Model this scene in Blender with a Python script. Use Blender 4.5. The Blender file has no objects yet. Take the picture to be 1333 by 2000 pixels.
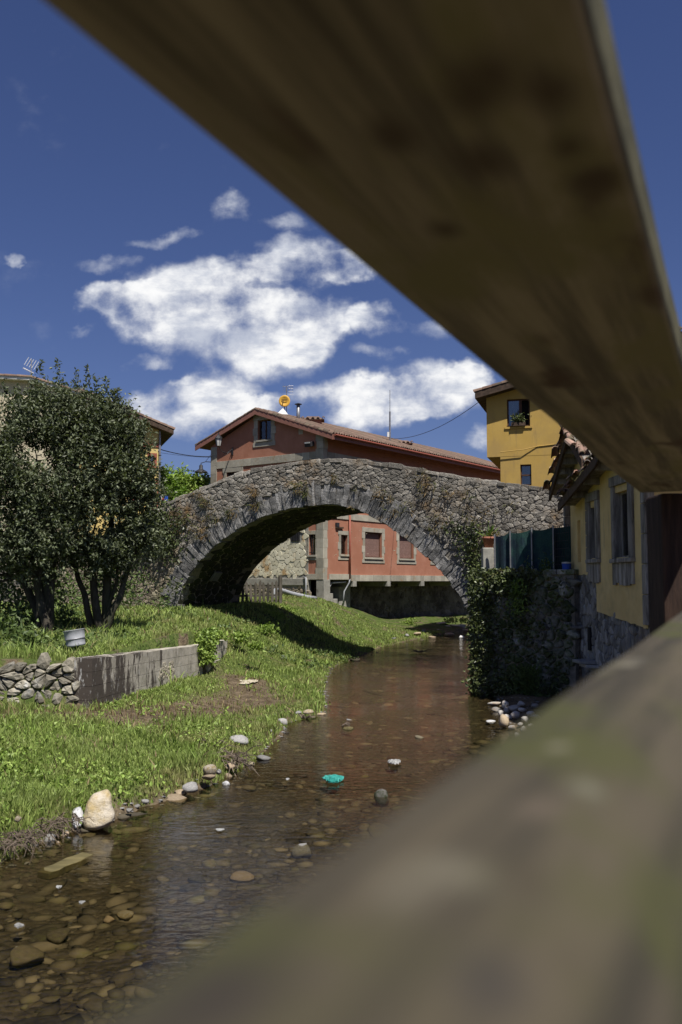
import bpy, math, random
import numpy as np
from mathutils import Vector, Matrix, noise

random.seed(7); RNG = np.random.default_rng(11)
SC = bpy.context.scene
COL = SC.collection
# ------------------------------------------------------------------ camera
F, CX, CY, HOR = 1800.0, 666.5, 1000.0, 1135.0     # focal length in photo pixels, centre, horizon row
CZ = 2.6                                           # metres above the water (water is z = 0)
TH = math.atan((HOR - CY) / F)
cam = bpy.data.objects.new('camera', bpy.data.cameras.new('camera')); COL.objects.link(cam)
cam.location = (0, 0, CZ); cam.rotation_euler = (math.pi/2 + TH, 0, 0)
cam.data.sensor_fit = 'VERTICAL'; cam.data.sensor_height = 36.0; cam.data.lens = 36.0*F/2000
cam.data.clip_start = 0.01; cam.data.clip_end = 3000
cam.data.dof.use_dof = True; cam.data.dof.focus_distance = 26; cam.data.dof.aperture_fstop = 6.0
SC.camera = cam
# ------------------------------------------------------------------ sun + sky
SUN_AZ = math.atan2(-0.893, 0.45); SUN_EL = math.radians(60)
sd = Vector((math.cos(SUN_AZ)*math.cos(SUN_EL), math.sin(SUN_AZ)*math.cos(SUN_EL), math.sin(SUN_EL)))
sun = bpy.data.lights.new('sun', 'SUN'); sun.energy = 5.0; sun.angle = math.radians(0.6); sun.color = (1, .955, .88)
so = bpy.data.objects.new('sun', sun); COL.objects.link(so)
so.rotation_euler = sd.to_track_quat('Z', 'Y').to_euler()
SC.view_settings.view_transform = 'Standard'; SC.view_settings.look = 'None'
SC.view_settings.gamma = 1; SC.view_settings.use_curve_mapping = False
SC.view_settings.exposure = 0.3
SC.cycles.use_denoising = True
SC.cycles.max_bounces = 8; SC.cycles.transparent_max_bounces = 12
SC.cycles.caustics_reflective = False; SC.cycles.caustics_refractive = False
SC.cycles.sample_clamp_indirect = 4

def ray(px, py):
    cx, cy = (px-CX)/F, (CY-py)/F
    c, s = math.cos(TH), math.sin(TH)
    return Vector((cx, c - cy*s, s + cy*c))
def at_y(px, py, Y):
    r = ray(px, py); return Vector((0, 0, CZ)) + r*(Y/r.y)
def at_z(px, py, z=0.0):
    r = ray(px, py); return Vector((0, 0, CZ)) + r*((z-CZ)/r.z)

world = bpy.data.worlds.new('World'); SC.world = world; world.use_nodes = True
nt = world.node_tree; nt.nodes.clear()
class NB:
    """tiny node-building helper"""
    def __init__(s, t): s.t = t
    def n(s, typ, **kw):
        nd = s.t.nodes.new(typ)
        for k, v in kw.items():
            if k.startswith('_'): setattr(nd, k[1:], v)
            else:
                key = k.replace('__', ' ')
                nd.inputs[int(key[1:]) if key[0] == 'i' and key[1:].isdigit() else key].default_value = v
        return nd
    def l(s, a, b): s.t.links.new(a, b)
    def m(s, op, a, b=None, c=None, clamp=False):
        nd = s.t.nodes.new('ShaderNodeMath'); nd.operation = op; nd.use_clamp = clamp
        for i, v in enumerate((a, b, c)):
            if v is None: continue
            if isinstance(v, (int, float)): nd.inputs[i].default_value = v
            else: s.l(v, nd.inputs[i])
        return nd.outputs[0]
    def mix(s, f, a, b, blend='MIX'):
        nd = s.t.nodes.new('ShaderNodeMix'); nd.data_type = 'RGBA'; nd.blend_type = blend
        for i, v in ((0, f), (6, a), (7, b)):
            if isinstance(v, (int, float)): nd.inputs[i].default_value = v
            elif isinstance(v, (tuple, list)): nd.inputs[i].default_value = (*v[:3], 1)
            else: s.l(v, nd.inputs[i])
        return nd.outputs[2]
    def sm(s, v, lo, hi, a=0.0, b=1.0):
        nd = s.t.nodes.new('ShaderNodeMapRange'); nd.interpolation_type = 'SMOOTHSTEP'
        nd.inputs[1].default_value = lo; nd.inputs[2].default_value = hi
        nd.inputs[3].default_value = a; nd.inputs[4].default_value = b
        s.l(v, nd.inputs[0]); return nd.outputs[0]
W_ = NB(nt)
tc = W_.n('ShaderNodeTexCoord'); sep = W_.n('ShaderNodeSeparateXYZ'); W_.l(tc.outputs['Generated'], sep.inputs[0])
yy = W_.m('MAXIMUM', sep.outputs[1], 0.05)
a_ = W_.m('DIVIDE', sep.outputs[0], yy); b_ = W_.m('DIVIDE', sep.outputs[2], yy)
comb = W_.n('ShaderNodeCombineXYZ'); W_.l(a_, comb.inputs[0]); W_.l(b_, comb.inputs[1])
def wnoise(scale, detail, rough, zoff=0.0, stretch=1.15):
    mp = W_.n('ShaderNodeMapping'); W_.l(comb.outputs[0], mp.inputs[0]); mp.inputs['Scale'].default_value = (1, stretch, 1)
    mp.inputs['Location'].default_value = (zoff, zoff*.7, zoff)
    nz = W_.n('ShaderNodeTexNoise', Scale=scale, Detail=detail, Roughness=rough); W_.l(mp.outputs[0], nz.inputs['Vector']); return nz
w1 = wnoise(9, 5, .6, 3.1); w2 = wnoise(9, 5, .6, 9.4)
aw = W_.m('ADD', a_, W_.m('MULTIPLY', W_.m('SUBTRACT', w1.outputs[0], .5), .10))
bw = W_.m('ADD', b_, W_.m('MULTIPLY', W_.m('SUBTRACT', w2.outputs[0], .5), .085))
blobs = [(330,590,150,72,1.15),(250,580,80,45,1.1),(455,650,200,85,1.2),(585,630,105,62,1.15),(605,512,120,52,1.2),(690,520,50,38,1),(500,535,75,34,.9),
 (448,420,62,34,.8),(315,455,80,16,.55),(215,500,55,18,.5),(735,632,48,34,1),(748,692,56,20,.7),(850,645,75,28,.6),(400,785,150,50,1.15),
 (500,800,60,32,1),(255,790,45,30,.75),(700,790,160,50,1.15),(840,770,120,52,1.1),(925,742,52,30,.95),(925,862,52,30,1.05),
 (150,645,32,12,.5),(270,712,60,15,.6),(2,508,22,9,.42),(560,435,75,20,.55),(345,750,25,10,.4)]
acc = None
for (px, py, rx, ry, k) in blobs:
    r = ray(px, py); A, B = r.x/r.y, r.z/r.y
    da = W_.m('DIVIDE', W_.m('SUBTRACT', aw, A), rx/F*1.28); db = W_.m('DIVIDE', W_.m('SUBTRACT', bw, B), ry/F*1.27)
    d2 = W_.m('ADD', W_.m('MULTIPLY', da, da), W_.m('MULTIPLY', db, db))
    v = W_.m('MULTIPLY', W_.m('SUBTRACT', 1.0, d2), k)
    v = W_.m('MAXIMUM', v, 0.0)
    acc = v if acc is None else W_.m('ADD', acc, v)
# the same kind of fair-weather cloud carries on outside the part of the sky in view
nzo = W_.n('ShaderNodeTexNoise', Scale=3.0, Detail=6, Roughness=.6); W_.l(tc.outputs['Generated'], nzo.inputs['Vector'])
out_w = W_.m('MAXIMUM', W_.sm(W_.m('ABSOLUTE', a_), .42, .7), W_.sm(sep.outputs[1], .45, .2))
out_w = W_.m('MAXIMUM', out_w, W_.sm(b_, .62, .9))
gen = W_.m('MULTIPLY', W_.m('MULTIPLY', W_.sm(nzo.outputs[0], .52, .68), .9), out_w)
acc = W_.m('ADD', W_.m('MINIMUM', acc, 1.0), gen)
det = wnoise(12, 9, .56, 1.3)
acc2 = W_.m('ADD', W_.m('SUBTRACT', acc, .16), W_.m('MULTIPLY', W_.m('SUBTRACT', det.outputs[0], .53), W_.m('MULTIPLY_ADD', acc, 2.6, 1.5)))
mask = W_.sm(acc2, -.04, 1.0)
shade = wnoise(13, 7, .6, 5.5, 2.2)
ccol = W_.mix(W_.m('MULTIPLY', W_.sm(shade.outputs[0], .34, .56), W_.sm(acc2, .1, 1.15)), (.56, .60, .70), (1.0, 1.0, 1.0))
sky = W_.n('ShaderNodeTexSky', _sky_type='NISHITA', _sun_disc=False, _sun_elevation=SUN_EL)
sky.sun_rotation = math.pi/2 - SUN_AZ
sky.altitude = 200; sky.air_density = 1.0; sky.dust_density = .6; sky.ozone_density = 2.5
skyc = W_.mix(1.0, sky.outputs[0], (.66, .68, .99), 'MULTIPLY')
b1 = W_.n('ShaderNodeBackground', Strength=.056); W_.l(skyc, b1.inputs[0])
b2 = W_.n('ShaderNodeBackground', Strength=.80); W_.l(ccol, b2.inputs[0])
mx = W_.n('ShaderNodeMixShader'); W_.l(mask, mx.inputs[0]); W_.l(b1.outputs[0], mx.inputs[1]); W_.l(b2.outputs[0], mx.inputs[2])
wo = W_.n('ShaderNodeOutputWorld'); W_.l(mx.outputs[0], wo.inputs[0])

# ------------------------------------------------------------------ materials
MATS = {}
def mat(name, c1, c2, scale=6, rough=.85, bump=.3, bscale=None, rnd=.2, c3=None, s3=1.5, t3=.5, w3=.12, stretch=(1,1,1), metal=0,
        spec=.3, hue=0.0, detail=8, trans=0, dist=.02, c4=None, s4=.8, t4=.55, st4=(1,1,1)):
    m = bpy.data.materials.new(name); m.use_nodes = True; t = m.node_tree; t.nodes.clear(); N = NB(t)
    tco = N.n('ShaderNodeTexCoord'); mp = N.n('ShaderNodeMapping'); mp.inputs['Scale'].default_value = stretch
    N.l(tco.outputs['Object'], mp.inputs[0])
    oi = N.n('ShaderNodeObjectInfo'); ge = N.n('ShaderNodeNewGeometry')
    rv = N.m('FRACT', N.m('ADD', oi.outputs['Random'], ge.outputs['Random Per Island']))
    nz = N.n('ShaderNodeTexNoise', Scale=scale, Detail=detail, Roughness=.65); N.l(mp.outputs[0], nz.inputs['Vector'])
    f = N.sm(nz.outputs[0], .32, .68)
    if hue: f = N.m('ADD', N.m('MULTIPLY', f, 1-hue), N.m('MULTIPLY', rv, hue))
    col = N.mix(f, c1, c2)
    if c3:
        n3 = N.n('ShaderNodeTexNoise', Scale=s3, Detail=6, Roughness=.7); N.l(mp.outputs[0], n3.inputs['Vector'])
        col = N.mix(N.sm(n3.outputs[0], t3-w3, t3+w3), col, c3)
    if c4:
        mp4 = N.n('ShaderNodeMapping'); mp4.inputs['Scale'].default_value = st4; N.l(tco.outputs['Object'], mp4.inputs[0])
        n4 = N.n('ShaderNodeTexNoise', Scale=s4, Detail=7, Roughness=.7); N.l(mp4.outputs[0], n4.inputs['Vector'])
        col = N.mix(N.sm(n4.outputs[0], t4-.06, t4+.1), col, c4)
    if rnd:
        r2 = N.m('FRACT', N.m('MULTIPLY', rv, 7.31))
        hsv = N.n('ShaderNodeHueSaturation'); N.l(col, hsv.inputs['Color']); N.l(N.m('MULTIPLY_ADD', r2, 2*rnd, 1-rnd), hsv.inputs['Value'])
        col = hsv.outputs[0]
    p = N.n('ShaderNodeBsdfPrincipled', Roughness=rough, Metallic=metal); N.l(col, p.inputs['Base Color'])
    p.inputs['Specular IOR Level'].default_value = spec
    if bump:
        nb = N.n('ShaderNodeTexNoise', Scale=bscale or scale*2.5, Detail=8, Roughness=.7); N.l(mp.outputs[0], nb.inputs['Vector'])
        bp = N.n('ShaderNodeBump', Strength=bump, Distance=dist); N.l(nb.outputs[0], bp.inputs['Height']); N.l(bp.outputs[0], p.inputs['Normal'])
    o = N.n('ShaderNodeOutputMaterial')
    if trans:
        tr = N.n('ShaderNodeBsdfTranslucent'); N.l(N.mix(1.0, col, (1.0, 1.1, .45), 'MULTIPLY'), tr.inputs[0])
        ms = N.n('ShaderNodeMixShader', Fac=trans); N.l(p.outputs[0], ms.inputs[1]); N.l(tr.outputs[0], ms.inputs[2]); N.l(ms.outputs[0], o.inputs[0])
    else: N.l(p.outputs[0], o.inputs[0])
    MATS[name] = m; return m
mat('rubble', (.14,.125,.105), (.34,.315,.27), 9, bump=1, bscale=24, rnd=.42, hue=.45, c3=(.20,.125,.055), s3=.9, t3=.60, w3=.1, c4=(.42,.42,.42), s4=5, t4=.66, dist=.05)
mat('rubble_warm', (.13,.10,.07), (.36,.31,.23), 6, bump=.9, bscale=20, rnd=.4, hue=.5, c3=(.10,.11,.04), s3=1.1, t3=.62, dist=.04)
mat('voussoir', (.085,.083,.08), (.31,.30,.285), 3.2, bump=1, bscale=16, rnd=.3, hue=.3, c3=(.17,.12,.06), s3=1.3, t3=.66, w3=.08, c4=(.05,.05,.05), s4=2.5, t4=.6, dist=.04)
mat('mortar', (.16,.145,.12), (.30,.27,.22), 9, bump=1, rnd=0, dist=.04)
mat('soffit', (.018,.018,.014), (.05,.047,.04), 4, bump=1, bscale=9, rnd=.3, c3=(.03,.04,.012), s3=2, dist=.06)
mat('red_stucco', (.36,.162,.104), (.41,.19,.125), 2.0, bump=.25, bscale=60, rnd=0, c3=(.34,.145,.09), s3=.7, dist=.004, c4=(.30,.13,.085), s4=.9, t4=.62, st4=(3,3,.4))
mat('red_fascia', (.22,.10,.075), (.28,.13,.10), 3, bump=.1, rnd=.05)
mat('dressed_stone', (.27,.25,.20), (.42,.39,.32), 3, bump=.4, rnd=.16, hue=.5, c3=(.30,.19,.09), s3=1.6, t3=.66)
mat('cladding', (.54,.50,.36), (.74,.70,.55), 3, bump=.4, rnd=.16, hue=.7, c3=(.46,.30,.14), s3=1.3, t3=.60, w3=.08, dist=.01)
mat('concrete', (.23,.22,.19), (.36,.345,.30), 4, bump=.5, rnd=.05, c3=(.14,.13,.11), s3=2, t3=.62, dist=.01)
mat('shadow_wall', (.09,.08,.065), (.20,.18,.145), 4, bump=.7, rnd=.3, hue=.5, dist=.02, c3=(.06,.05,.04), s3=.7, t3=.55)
mat('roof_tile', (.11,.066,.05), (.21,.14,.105), 5, bump=.5, rnd=.3, hue=.4, c3=(.12,.10,.07), s3=2, t3=.56, dist=.01)
mat('old_tile', (.28,.13,.09), (.46,.32,.25), 8, bump=.5, rnd=.4, hue=.6, c3=(.10,.10,.05), s3=4, t3=.55, dist=.01)
mat('grey_tile', (.09,.07,.06), (.15,.12,.10), 8, bump=.4, rnd=.3)
mat('mustard', (.43,.28,.07), (.48,.32,.085), 1.6, bump=.25, bscale=50, rnd=0, dist=.004, c3=(.39,.26,.085), s3=.5, t3=.54, c4=(.33,.22,.08), s4=1.1, t4=.60, st4=(3,3,.35))
mat('shed_yellow', (.68,.50,.21), (.78,.60,.28), 1.5, bump=.3, bscale=40, rnd=0, dist=.006, c3=(.54,.41,.19), s3=1.0, t3=.58, c4=(.42,.33,.18), s4=1.4, t4=.63, st4=(4,4,.5))
mat('cream_stucco', (.46,.40,.28), (.54,.48,.35), 1.4, bump=.2, rnd=0)
mat('yellow_stucco', (.55,.42,.15), (.62,.48,.20), 1.4, bump=.2, rnd=0)
mat('weathered_wood', (.17,.155,.13), (.40,.37,.33), 9, bump=1, rnd=.2, stretch=(1,1,.18), dist=.02, c3=(.06,.05,.04), s3=5, t3=.62)
mat('fence_wood', (.05,.045,.035), (.12,.105,.085), 8, bump=.6, rnd=.3, stretch=(1,1,.3))  # dark tone stands in for the shade on the picket fence
mat('dark_wood', (.045,.03,.02), (.10,.065,.045), 6, bump=.5, rnd=.2)
mat('white_paint', (.62,.62,.60), (.72,.72,.70), 5, bump=0, rnd=0)
mat('litter_white', (.22,.22,.21), (.40,.40,.385), 16, bump=.8, rnd=.05, rough=.6)
mat('white_plastic', (.42,.42,.41), (.62,.62,.60), 16, bump=.3, rnd=.05, rough=.4)
mat('grey_metal', (.22,.22,.23), (.32,.32,.33), 6, bump=.1, rnd=.1, metal=.6, rough=.5)
mat('black_metal', (.02,.02,.022), (.035,.035,.04), 6, bump=.1, rnd=0, rough=.5)
mat('drain_red', (.25,.075,.045), (.29,.09,.06), 6, bump=0, rnd=0, rough=.5)
mat('pvc', (.30,.31,.33), (.42,.43,.45), 7, bump=.1, rnd=0, rough=.5)
mat('shutter', (.20,.12,.10), (.25,.155,.13), 8, bump=.1, rnd=.05)
mat('brown_frame', (.06,.03,.02), (.10,.05,.03), 8, bump=.2, rnd=0)
mat('curtain', (.45,.47,.52), (.62,.64,.68), 5, bump=.3, rnd=0, stretch=(8,8,.5))
mat('dark_room', (.008,.008,.009), (.014,.014,.015), 3, bump=0, rnd=0)
mat('dish_yellow', (.60,.34,.05), (.66,.40,.07), 3, bump=0, rnd=0, rough=.5)
mat('net_green', (.012,.05,.042), (.03,.085,.07), 30, bump=.8, bscale=80, rnd=.15, rough=.8, c3=(.008,.018,.04), s3=1.2, t3=.52)
mat('blue_plastic', (.02,.07,.38), (.03,.10,.45), 3, bump=0, rnd=0, rough=.4)
mat('terracotta', (.26,.10,.06), (.33,.14,.09), 6, bump=.2, rnd=.1)
mat('bark', (.028,.024,.018), (.08,.068,.052), 9, bump=1, rnd=.1, stretch=(1,1,.3), dist=.03, c3=(.05,.06,.03), s3=2, t3=.6)
mat('leaf', (.058,.078,.038), (.17,.192,.105), 1.2, bump=0, rnd=.5, hue=.75, rough=.56, spec=.5, trans=.22)
mat('leaf_bright', (.10,.19,.03), (.24,.34,.07), 1, bump=0, rnd=.35, hue=.6, rough=.5, trans=.35)
mat('ivy', (.045,.066,.022), (.125,.15,.052), 1.5, bump=0, rnd=.5, hue=.7, rough=.45, spec=.5, trans=.2, c3=(.10,.07,.03), s3=3, t3=.66)
mat('dry_plant', (.12,.075,.03), (.24,.16,.07), 4, bump=0, rnd=.4, hue=.6, trans=.2, c3=(.08,.10,.03), s3=2.2, t3=.52)
mat('grass', (.16,.23,.05), (.34,.41,.12), .9, bump=0, rnd=.4, hue=.6, rough=.55, spec=.3, trans=.3, c3=(.30,.28,.12), s3=.7, t3=.58, w3=.1)
mat('dry_grass', (.15,.11,.055), (.28,.22,.12), 2, bump=0, rnd=.4, hue=.6, trans=.2)
mat('weed', (.17,.27,.05), (.34,.43,.11), .9, bump=0, rnd=.35, hue=.6, rough=.5, trans=.3)
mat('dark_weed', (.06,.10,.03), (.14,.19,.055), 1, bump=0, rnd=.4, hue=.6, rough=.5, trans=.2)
mat('root', (.07,.05,.035), (.20,.16,.12), 6, bump=.4, rnd=.4, hue=.6)
mat('stone_cream', (.46,.40,.30), (.62,.56,.46), 7, bump=1, bscale=14, rnd=.08, c3=(.42,.32,.15), s3=3.0, t3=.52, dist=.03)
mat('stone_white', (.45,.45,.46), (.72,.72,.72), 6, bump=.6, rnd=.1, c3=(.10,.10,.11), s3=6, t3=.58, dist=.01)
mat('stone_grey', (.16,.155,.15), (.34,.33,.31), 6, bump=.6, rnd=.3, hue=.5, dist=.01)
mat('bank_stone', (.30,.285,.26), (.56,.53,.48), 6, bump=.8, rnd=.35, hue=.5, dist=.02, c3=(.36,.27,.19), s3=.8, t3=.56)  # grey stone made paler to stand in for missing fill light
mat('stone_tan', (.24,.18,.12), (.40,.32,.22), 6, bump=.6, rnd=.25, hue=.4, dist=.01)
mat('bed_stone', (.035,.03,.02), (.21,.175,.12), 5, bump=.6, rnd=.5, hue=.65, c3=(.10,.10,.035), s3=2.5, t3=.6, dist=.01)
mat('drystone', (.14,.125,.095), (.36,.33,.26), 7, bump=1, bscale=20, rnd=.35, hue=.5, c3=(.42,.42,.40), s3=3.5, t3=.64, dist=.02)
mat('slate', (.16,.155,.145), (.38,.37,.34), 8, bump=1, bscale=30, rnd=.4, hue=.5, stretch=(1,1,.5), dist=.03, c3=(.20,.16,.12), s3=1.5, t3=.62)
mat('river_rubble', (.16,.15,.13), (.42,.40,.36), 6, bump=1, rnd=.4, hue=.5, dist=.04, c3=(.06,.08,.025), s3=1.6, t3=.49)
mat('plank_wet', (.06,.052,.022), (.17,.14,.06), 6, bump=.8, rnd=0, stretch=(.3,1,1), dist=.01)
mat('teal', (.02,.20,.17), (.05,.34,.29), 12, bump=1, bscale=20, rnd=0, rough=.35)
mat('mark', (.05,.03,.01), (.09,.05,.02), 9, bump=0, rnd=0)
mat('red_cloth', (.45,.05,.04), (.5,.07,.05), 9, bump=0, rnd=0)
mat('aggregate', (.30,.26,.19), (.44,.40,.32), 14, bump=.8, rnd=.2)
mat('sandy', (.36,.31,.22), (.50,.45,.34), 8, bump=.5, rnd=0)
def special_wood(name, c1, c2, moss, knots, dirv, fa=17, fb=7, spots=(), ga=30):
    """long-grained timber: grain runs along dirv, knots and moss are blotches of their own"""
    m = bpy.data.materials.new(name); m.use_nodes = True; t = m.node_tree; t.nodes.clear(); N = NB(t)
    tco = N.n('ShaderNodeTexCoord'); mp = N.n('ShaderNodeMapping'); mp.inputs['Rotation'].default_value = (0, 0, math.atan2(dirv.x, dirv.y))
    N.l(tco.outputs['Object'], mp.inputs[0])
    mp2 = N.n('ShaderNodeMapping'); mp2.inputs['Scale'].default_value = (ga, ga*.05, ga); N.l(mp.outputs[0], mp2.inputs[0])
    g = N.n('ShaderNodeTexNoise', Scale=1.0, Detail=8, Roughness=.6); N.l(mp2.outputs[0], g.inputs['Vector'])
    col = N.mix(N.sm(g.outputs[0], .34, .66), c1, c2)
    mp3 = N.n('ShaderNodeMapping'); mp3.inputs['Scale'].default_value = (fa, fb, fa); N.l(mp.outputs[0], mp3.inputs[0])
    k = N.n('ShaderNodeTexNoise', Scale=1.0, Detail=3, Roughness=.5); N.l(mp3.outputs[0], k.inputs['Vector'])
    col = N.mix(N.sm(k.outputs[0], .60, .72), col, knots)
    mo = N.n('ShaderNodeTexNoise', Scale=.7, Detail=5, Roughness=.6); N.l(mp3.outputs[0], mo.inputs['Vector'])
    col = N.mix(N.sm(mo.outputs[0], .50, .64), col, moss)
    for (pos, rad, cs) in spots:      # single knots and lichen patches, stretched a little along the grain
        vs = N.n('ShaderNodeVectorMath', _operation='SUBTRACT'); N.l(tco.outputs['Object'], vs.inputs[0]); vs.inputs[1].default_value = pos
        dt = N.n('ShaderNodeVectorMath', _operation='DOT_PRODUCT'); N.l(vs.outputs[0], dt.inputs[0]); dt.inputs[1].default_value = dirv
        ln = N.n('ShaderNodeVectorMath', _operation='LENGTH'); N.l(vs.outputs[0], ln.inputs[0])
        ac = N.m('SUBTRACT', N.m('MULTIPLY', ln.outputs['Value'], ln.outputs['Value']), N.m('MULTIPLY', N.m('MULTIPLY', dt.outputs['Value'], dt.outputs['Value']), .65))
        col = N.mix(N.m('MULTIPLY', N.sm(N.m('ADD', N.m('SQRT', N.m('MAXIMUM', ac, 0)), N.m('MULTIPLY', N.m('SUBTRACT', mo.outputs[0], .5), rad*2.2)), rad*1.35, rad*.1), .85), col, cs)
    p = N.n('ShaderNodeBsdfPrincipled', Roughness=.9); N.l(col, p.inputs['Base Color'])
    bp = N.n('ShaderNodeBump', Strength=.6, Distance=.002); N.l(g.outputs[0], bp.inputs['Height']); N.l(bp.outputs[0], p.inputs['Normal'])
    o = N.n('ShaderNodeOutputMaterial'); N.l(p.outputs[0], o.inputs[0]); MATS[name] = m
VPD = ray(1440, 1120).normalized(); UPX = VPD.cross(Vector((0, 0, 1))).normalized().cross(VPD)
def on_board(px, py, u_): q = ray(px, py); return Vector((0, 0, CZ)) + q*(u_/q.dot(UPX))
special_wood('rail_board', (.115,.103,.08), (.32,.29,.225), (.21,.20,.11), (.08,.05,.035), VPD, 8, 3, [(on_board(px, py, .25), r*1.1, (.07,.05,.034)) for px, py, r in ((768,272,.016),(1075,185,.018),(960,150,.022),(925,190,.02),(1112,292,.014),(872,450,.014),(1150,360,.02),(1180,350,.014),(945,320,.02))])
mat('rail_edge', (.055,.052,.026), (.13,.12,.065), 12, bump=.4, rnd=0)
special_wood('rail_lower', (.022,.018,.010), (.066,.053,.032), (.046,.047,.010), (.14,.125,.09), VPD, 13, 9, [(on_board(px, py, -.048), r, c_) for px, py, r, c_ in ((1090,1468,.006,(.17,.15,.115)),(1145,1545,.005,(.12,.115,.08)),(1010,1360,.006,(.13,.12,.085)),(1060,1590,.006,(.085,.065,.045)),(1272,1470,.004,(.012,.012,.005)),(1030,1440,.007,(.03,.025,.02)),(1150,1820,.006,(.035,.028,.012)),(1010,1720,.006,(.042,.032,.018)),(1240,1290,.008,(.10,.09,.07)),(1265,1660,.004,(.11,.105,.04)),(1200,1980,.008,(.04,.04,.008)),(1245,1600,.005,(.075,.078,.012)),(1225,1710,.006,(.06,.062,.01)),(1262,1740,.004,(.09,.088,.03)),(1215,1850,.007,(.055,.058,.008)),(1290,1380,.006,(.03,.028,.012)),(1100,1430,.005,(.03,.027,.018)),(1190,1400,.006,(.035,.03,.02)),(960,1900,.006,(.03,.025,.02)),(420,1960,.012,(.022,.016,.012)))], 75)
mat('rail_post', (.026,.015,.011), (.07,.04,.028), 9, bump=.7, rnd=0, stretch=(6,6,.5), dist=.01)
def glass_mat(name, tint, rough=.06):
    m = bpy.data.materials.new(name); m.use_nodes = True; t = m.node_tree; t.nodes.clear(); N = NB(t)
    fr = N.n('ShaderNodeFresnel', IOR=1.6); tr = N.n('ShaderNodeBsdfTransparent'); tr.inputs[0].default_value = (*tint, 1)
    gl = N.n('ShaderNodeBsdfGlossy', Roughness=rough); ms = N.n('ShaderNodeMixShader')
    N.l(N.m('ADD', fr.outputs[0], .06), ms.inputs[0]); N.l(tr.outputs[0], ms.inputs[1]); N.l(gl.outputs[0], ms.inputs[2])
    o = N.n('ShaderNodeOutputMaterial'); N.l(ms.outputs[0], o.inputs[0]); MATS[name] = m
glass_mat('glass', (.75, .8, .82)); glass_mat('clear_plastic', (.9,.9,.9), .2)

# ------------------------------------------------------------------ object helpers
def tag(o, label=None, cat=None, group=None, kind=None):
    if label: o['label'] = label
    if cat: o['category'] = cat
    if group: o['group'] = group
    if kind: o['kind'] = kind
    return o
def par(o, parent):
    if parent is not None:
        o.parent = parent
        root = parent
        off = Vector((0, 0, 0))
        while root is not None:
            off += root.location if root.type == 'EMPTY' else Vector((0, 0, 0)); root = root.parent
        if parent.type == 'EMPTY': o.matrix_parent_inverse = Matrix.Translation(-off)
    return o
def thing(name, label, cat, loc, group=None):
    o = bpy.data.objects.new(name, None); COL.objects.link(o); o.location = loc; o.empty_display_size = .2
    return tag(o, label, cat, group)
def link(name, me, m=None, parent=None):
    o = bpy.data.objects.new(name, me); COL.objects.link(o)
    if m and not me.materials: me.materials.append(MATS[m] if isinstance(m, str) else m)
    return par(o, parent)
class MB:
    def __init__(s): s.v = []; s.f = []
    def add(s, vs, fs):
        b = len(s.v); s.v += [tuple(v) for v in vs]; s.f += [tuple(i+b for i in f) for f in fs]
    def hexa(s, p):   # 8 corners: bottom 4 ccw, top 4
        s.add(p, [(0,3,2,1),(4,5,6,7),(0,1,5,4),(1,2,6,5),(2,3,7,6),(3,0,4,7)])
    def box(s, x0,x1,y0,y1,z0,z1):
        s.hexa([(x0,y0,z0),(x1,y0,z0),(x1,y1,z0),(x0,y1,z0),(x0,y0,z1),(x1,y0,z1),(x1,y1,z1),(x0,y1,z1)])
    def tube(s, pts, rad, n=8, cap=True):
        pts = [Vector(p) for p in pts]
        if not hasattr(rad, '__len__'): rad = [rad]*len(pts)
        b = len(s.v); a = None
        for i, p in enumerate(pts):
            d = (pts[min(i+1, len(pts)-1)] - pts[max(i-1, 0)]).normalized()
            if a is None: a = d.orthogonal().normalized()
            a = (a - d*a.dot(d)).normalized(); c = d.cross(a)
            for k in range(n):
                t = 2*math.pi*k/n; s.v.append(tuple(p + (a*math.cos(t) + c*math.sin(t))*rad[i]))
        for i in range(len(pts)-1):
            for k in range(n):
                s.f.append((b+i*n+k, b+i*n+(k+1) % n, b+(i+1)*n+(k+1) % n, b+(i+1)*n+k))
        if cap:
            s.f.append(tuple(b+k for k in range(n-1, -1, -1))); s.f.append(tuple(b+(len(pts)-1)*n+k for k in range(n)))
    def lathe(s, c, prof, n=16):  # prof: (r, z)
        b = len(s.v); c = Vector(c)
        for r, z in prof:
            for k in range(n): s.v.append((c.x+r*math.cos(2*math.pi*k/n), c.y+r*math.sin(2*math.pi*k/n), c.z+z))
        for i in range(len(prof)-1):
            for k in range(n): s.f.append((b+i*n+k, b+i*n+(k+1) % n, b+(i+1)*n+(k+1) % n, b+(i+1)*n+k))
    def build(s, name, m, parent=None, smooth=False, bevel=0):
        me = bpy.data.meshes.new(name); me.from_pydata(s.v, [], s.f); me.update()
        if smooth: me.polygons.foreach_set('use_smooth', [True]*len(me.polygons))
        o = link(name, me, m, parent)
        if bevel:
            md = o.modifiers.new('bevel', 'BEVEL'); md.width = bevel; md.segments = 2; md.limit_method = 'ANGLE'
        return o
def np_mesh(name, V, T, m, parent=None, smooth=False, k=3):
    """V (n,3), T (f,k) numpy -> mesh object"""
    me = bpy.data.meshes.new(name); nf = len(T)
    me.vertices.add(len(V)); me.vertices.foreach_set('co', V.astype(np.float32).ravel())
    me.loops.add(nf*k); me.loops.foreach_set('vertex_index', T.astype(np.int32).ravel())
    me.polygons.add(nf); me.polygons.foreach_set('loop_start', np.arange(0, nf*k, k, dtype=np.int32))
    me.update(calc_edges=True); me.validate()
    me.polygons.foreach_set('use_smooth', np.full(len(me.polygons), smooth))
    return link(name, me, m, parent)
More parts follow.
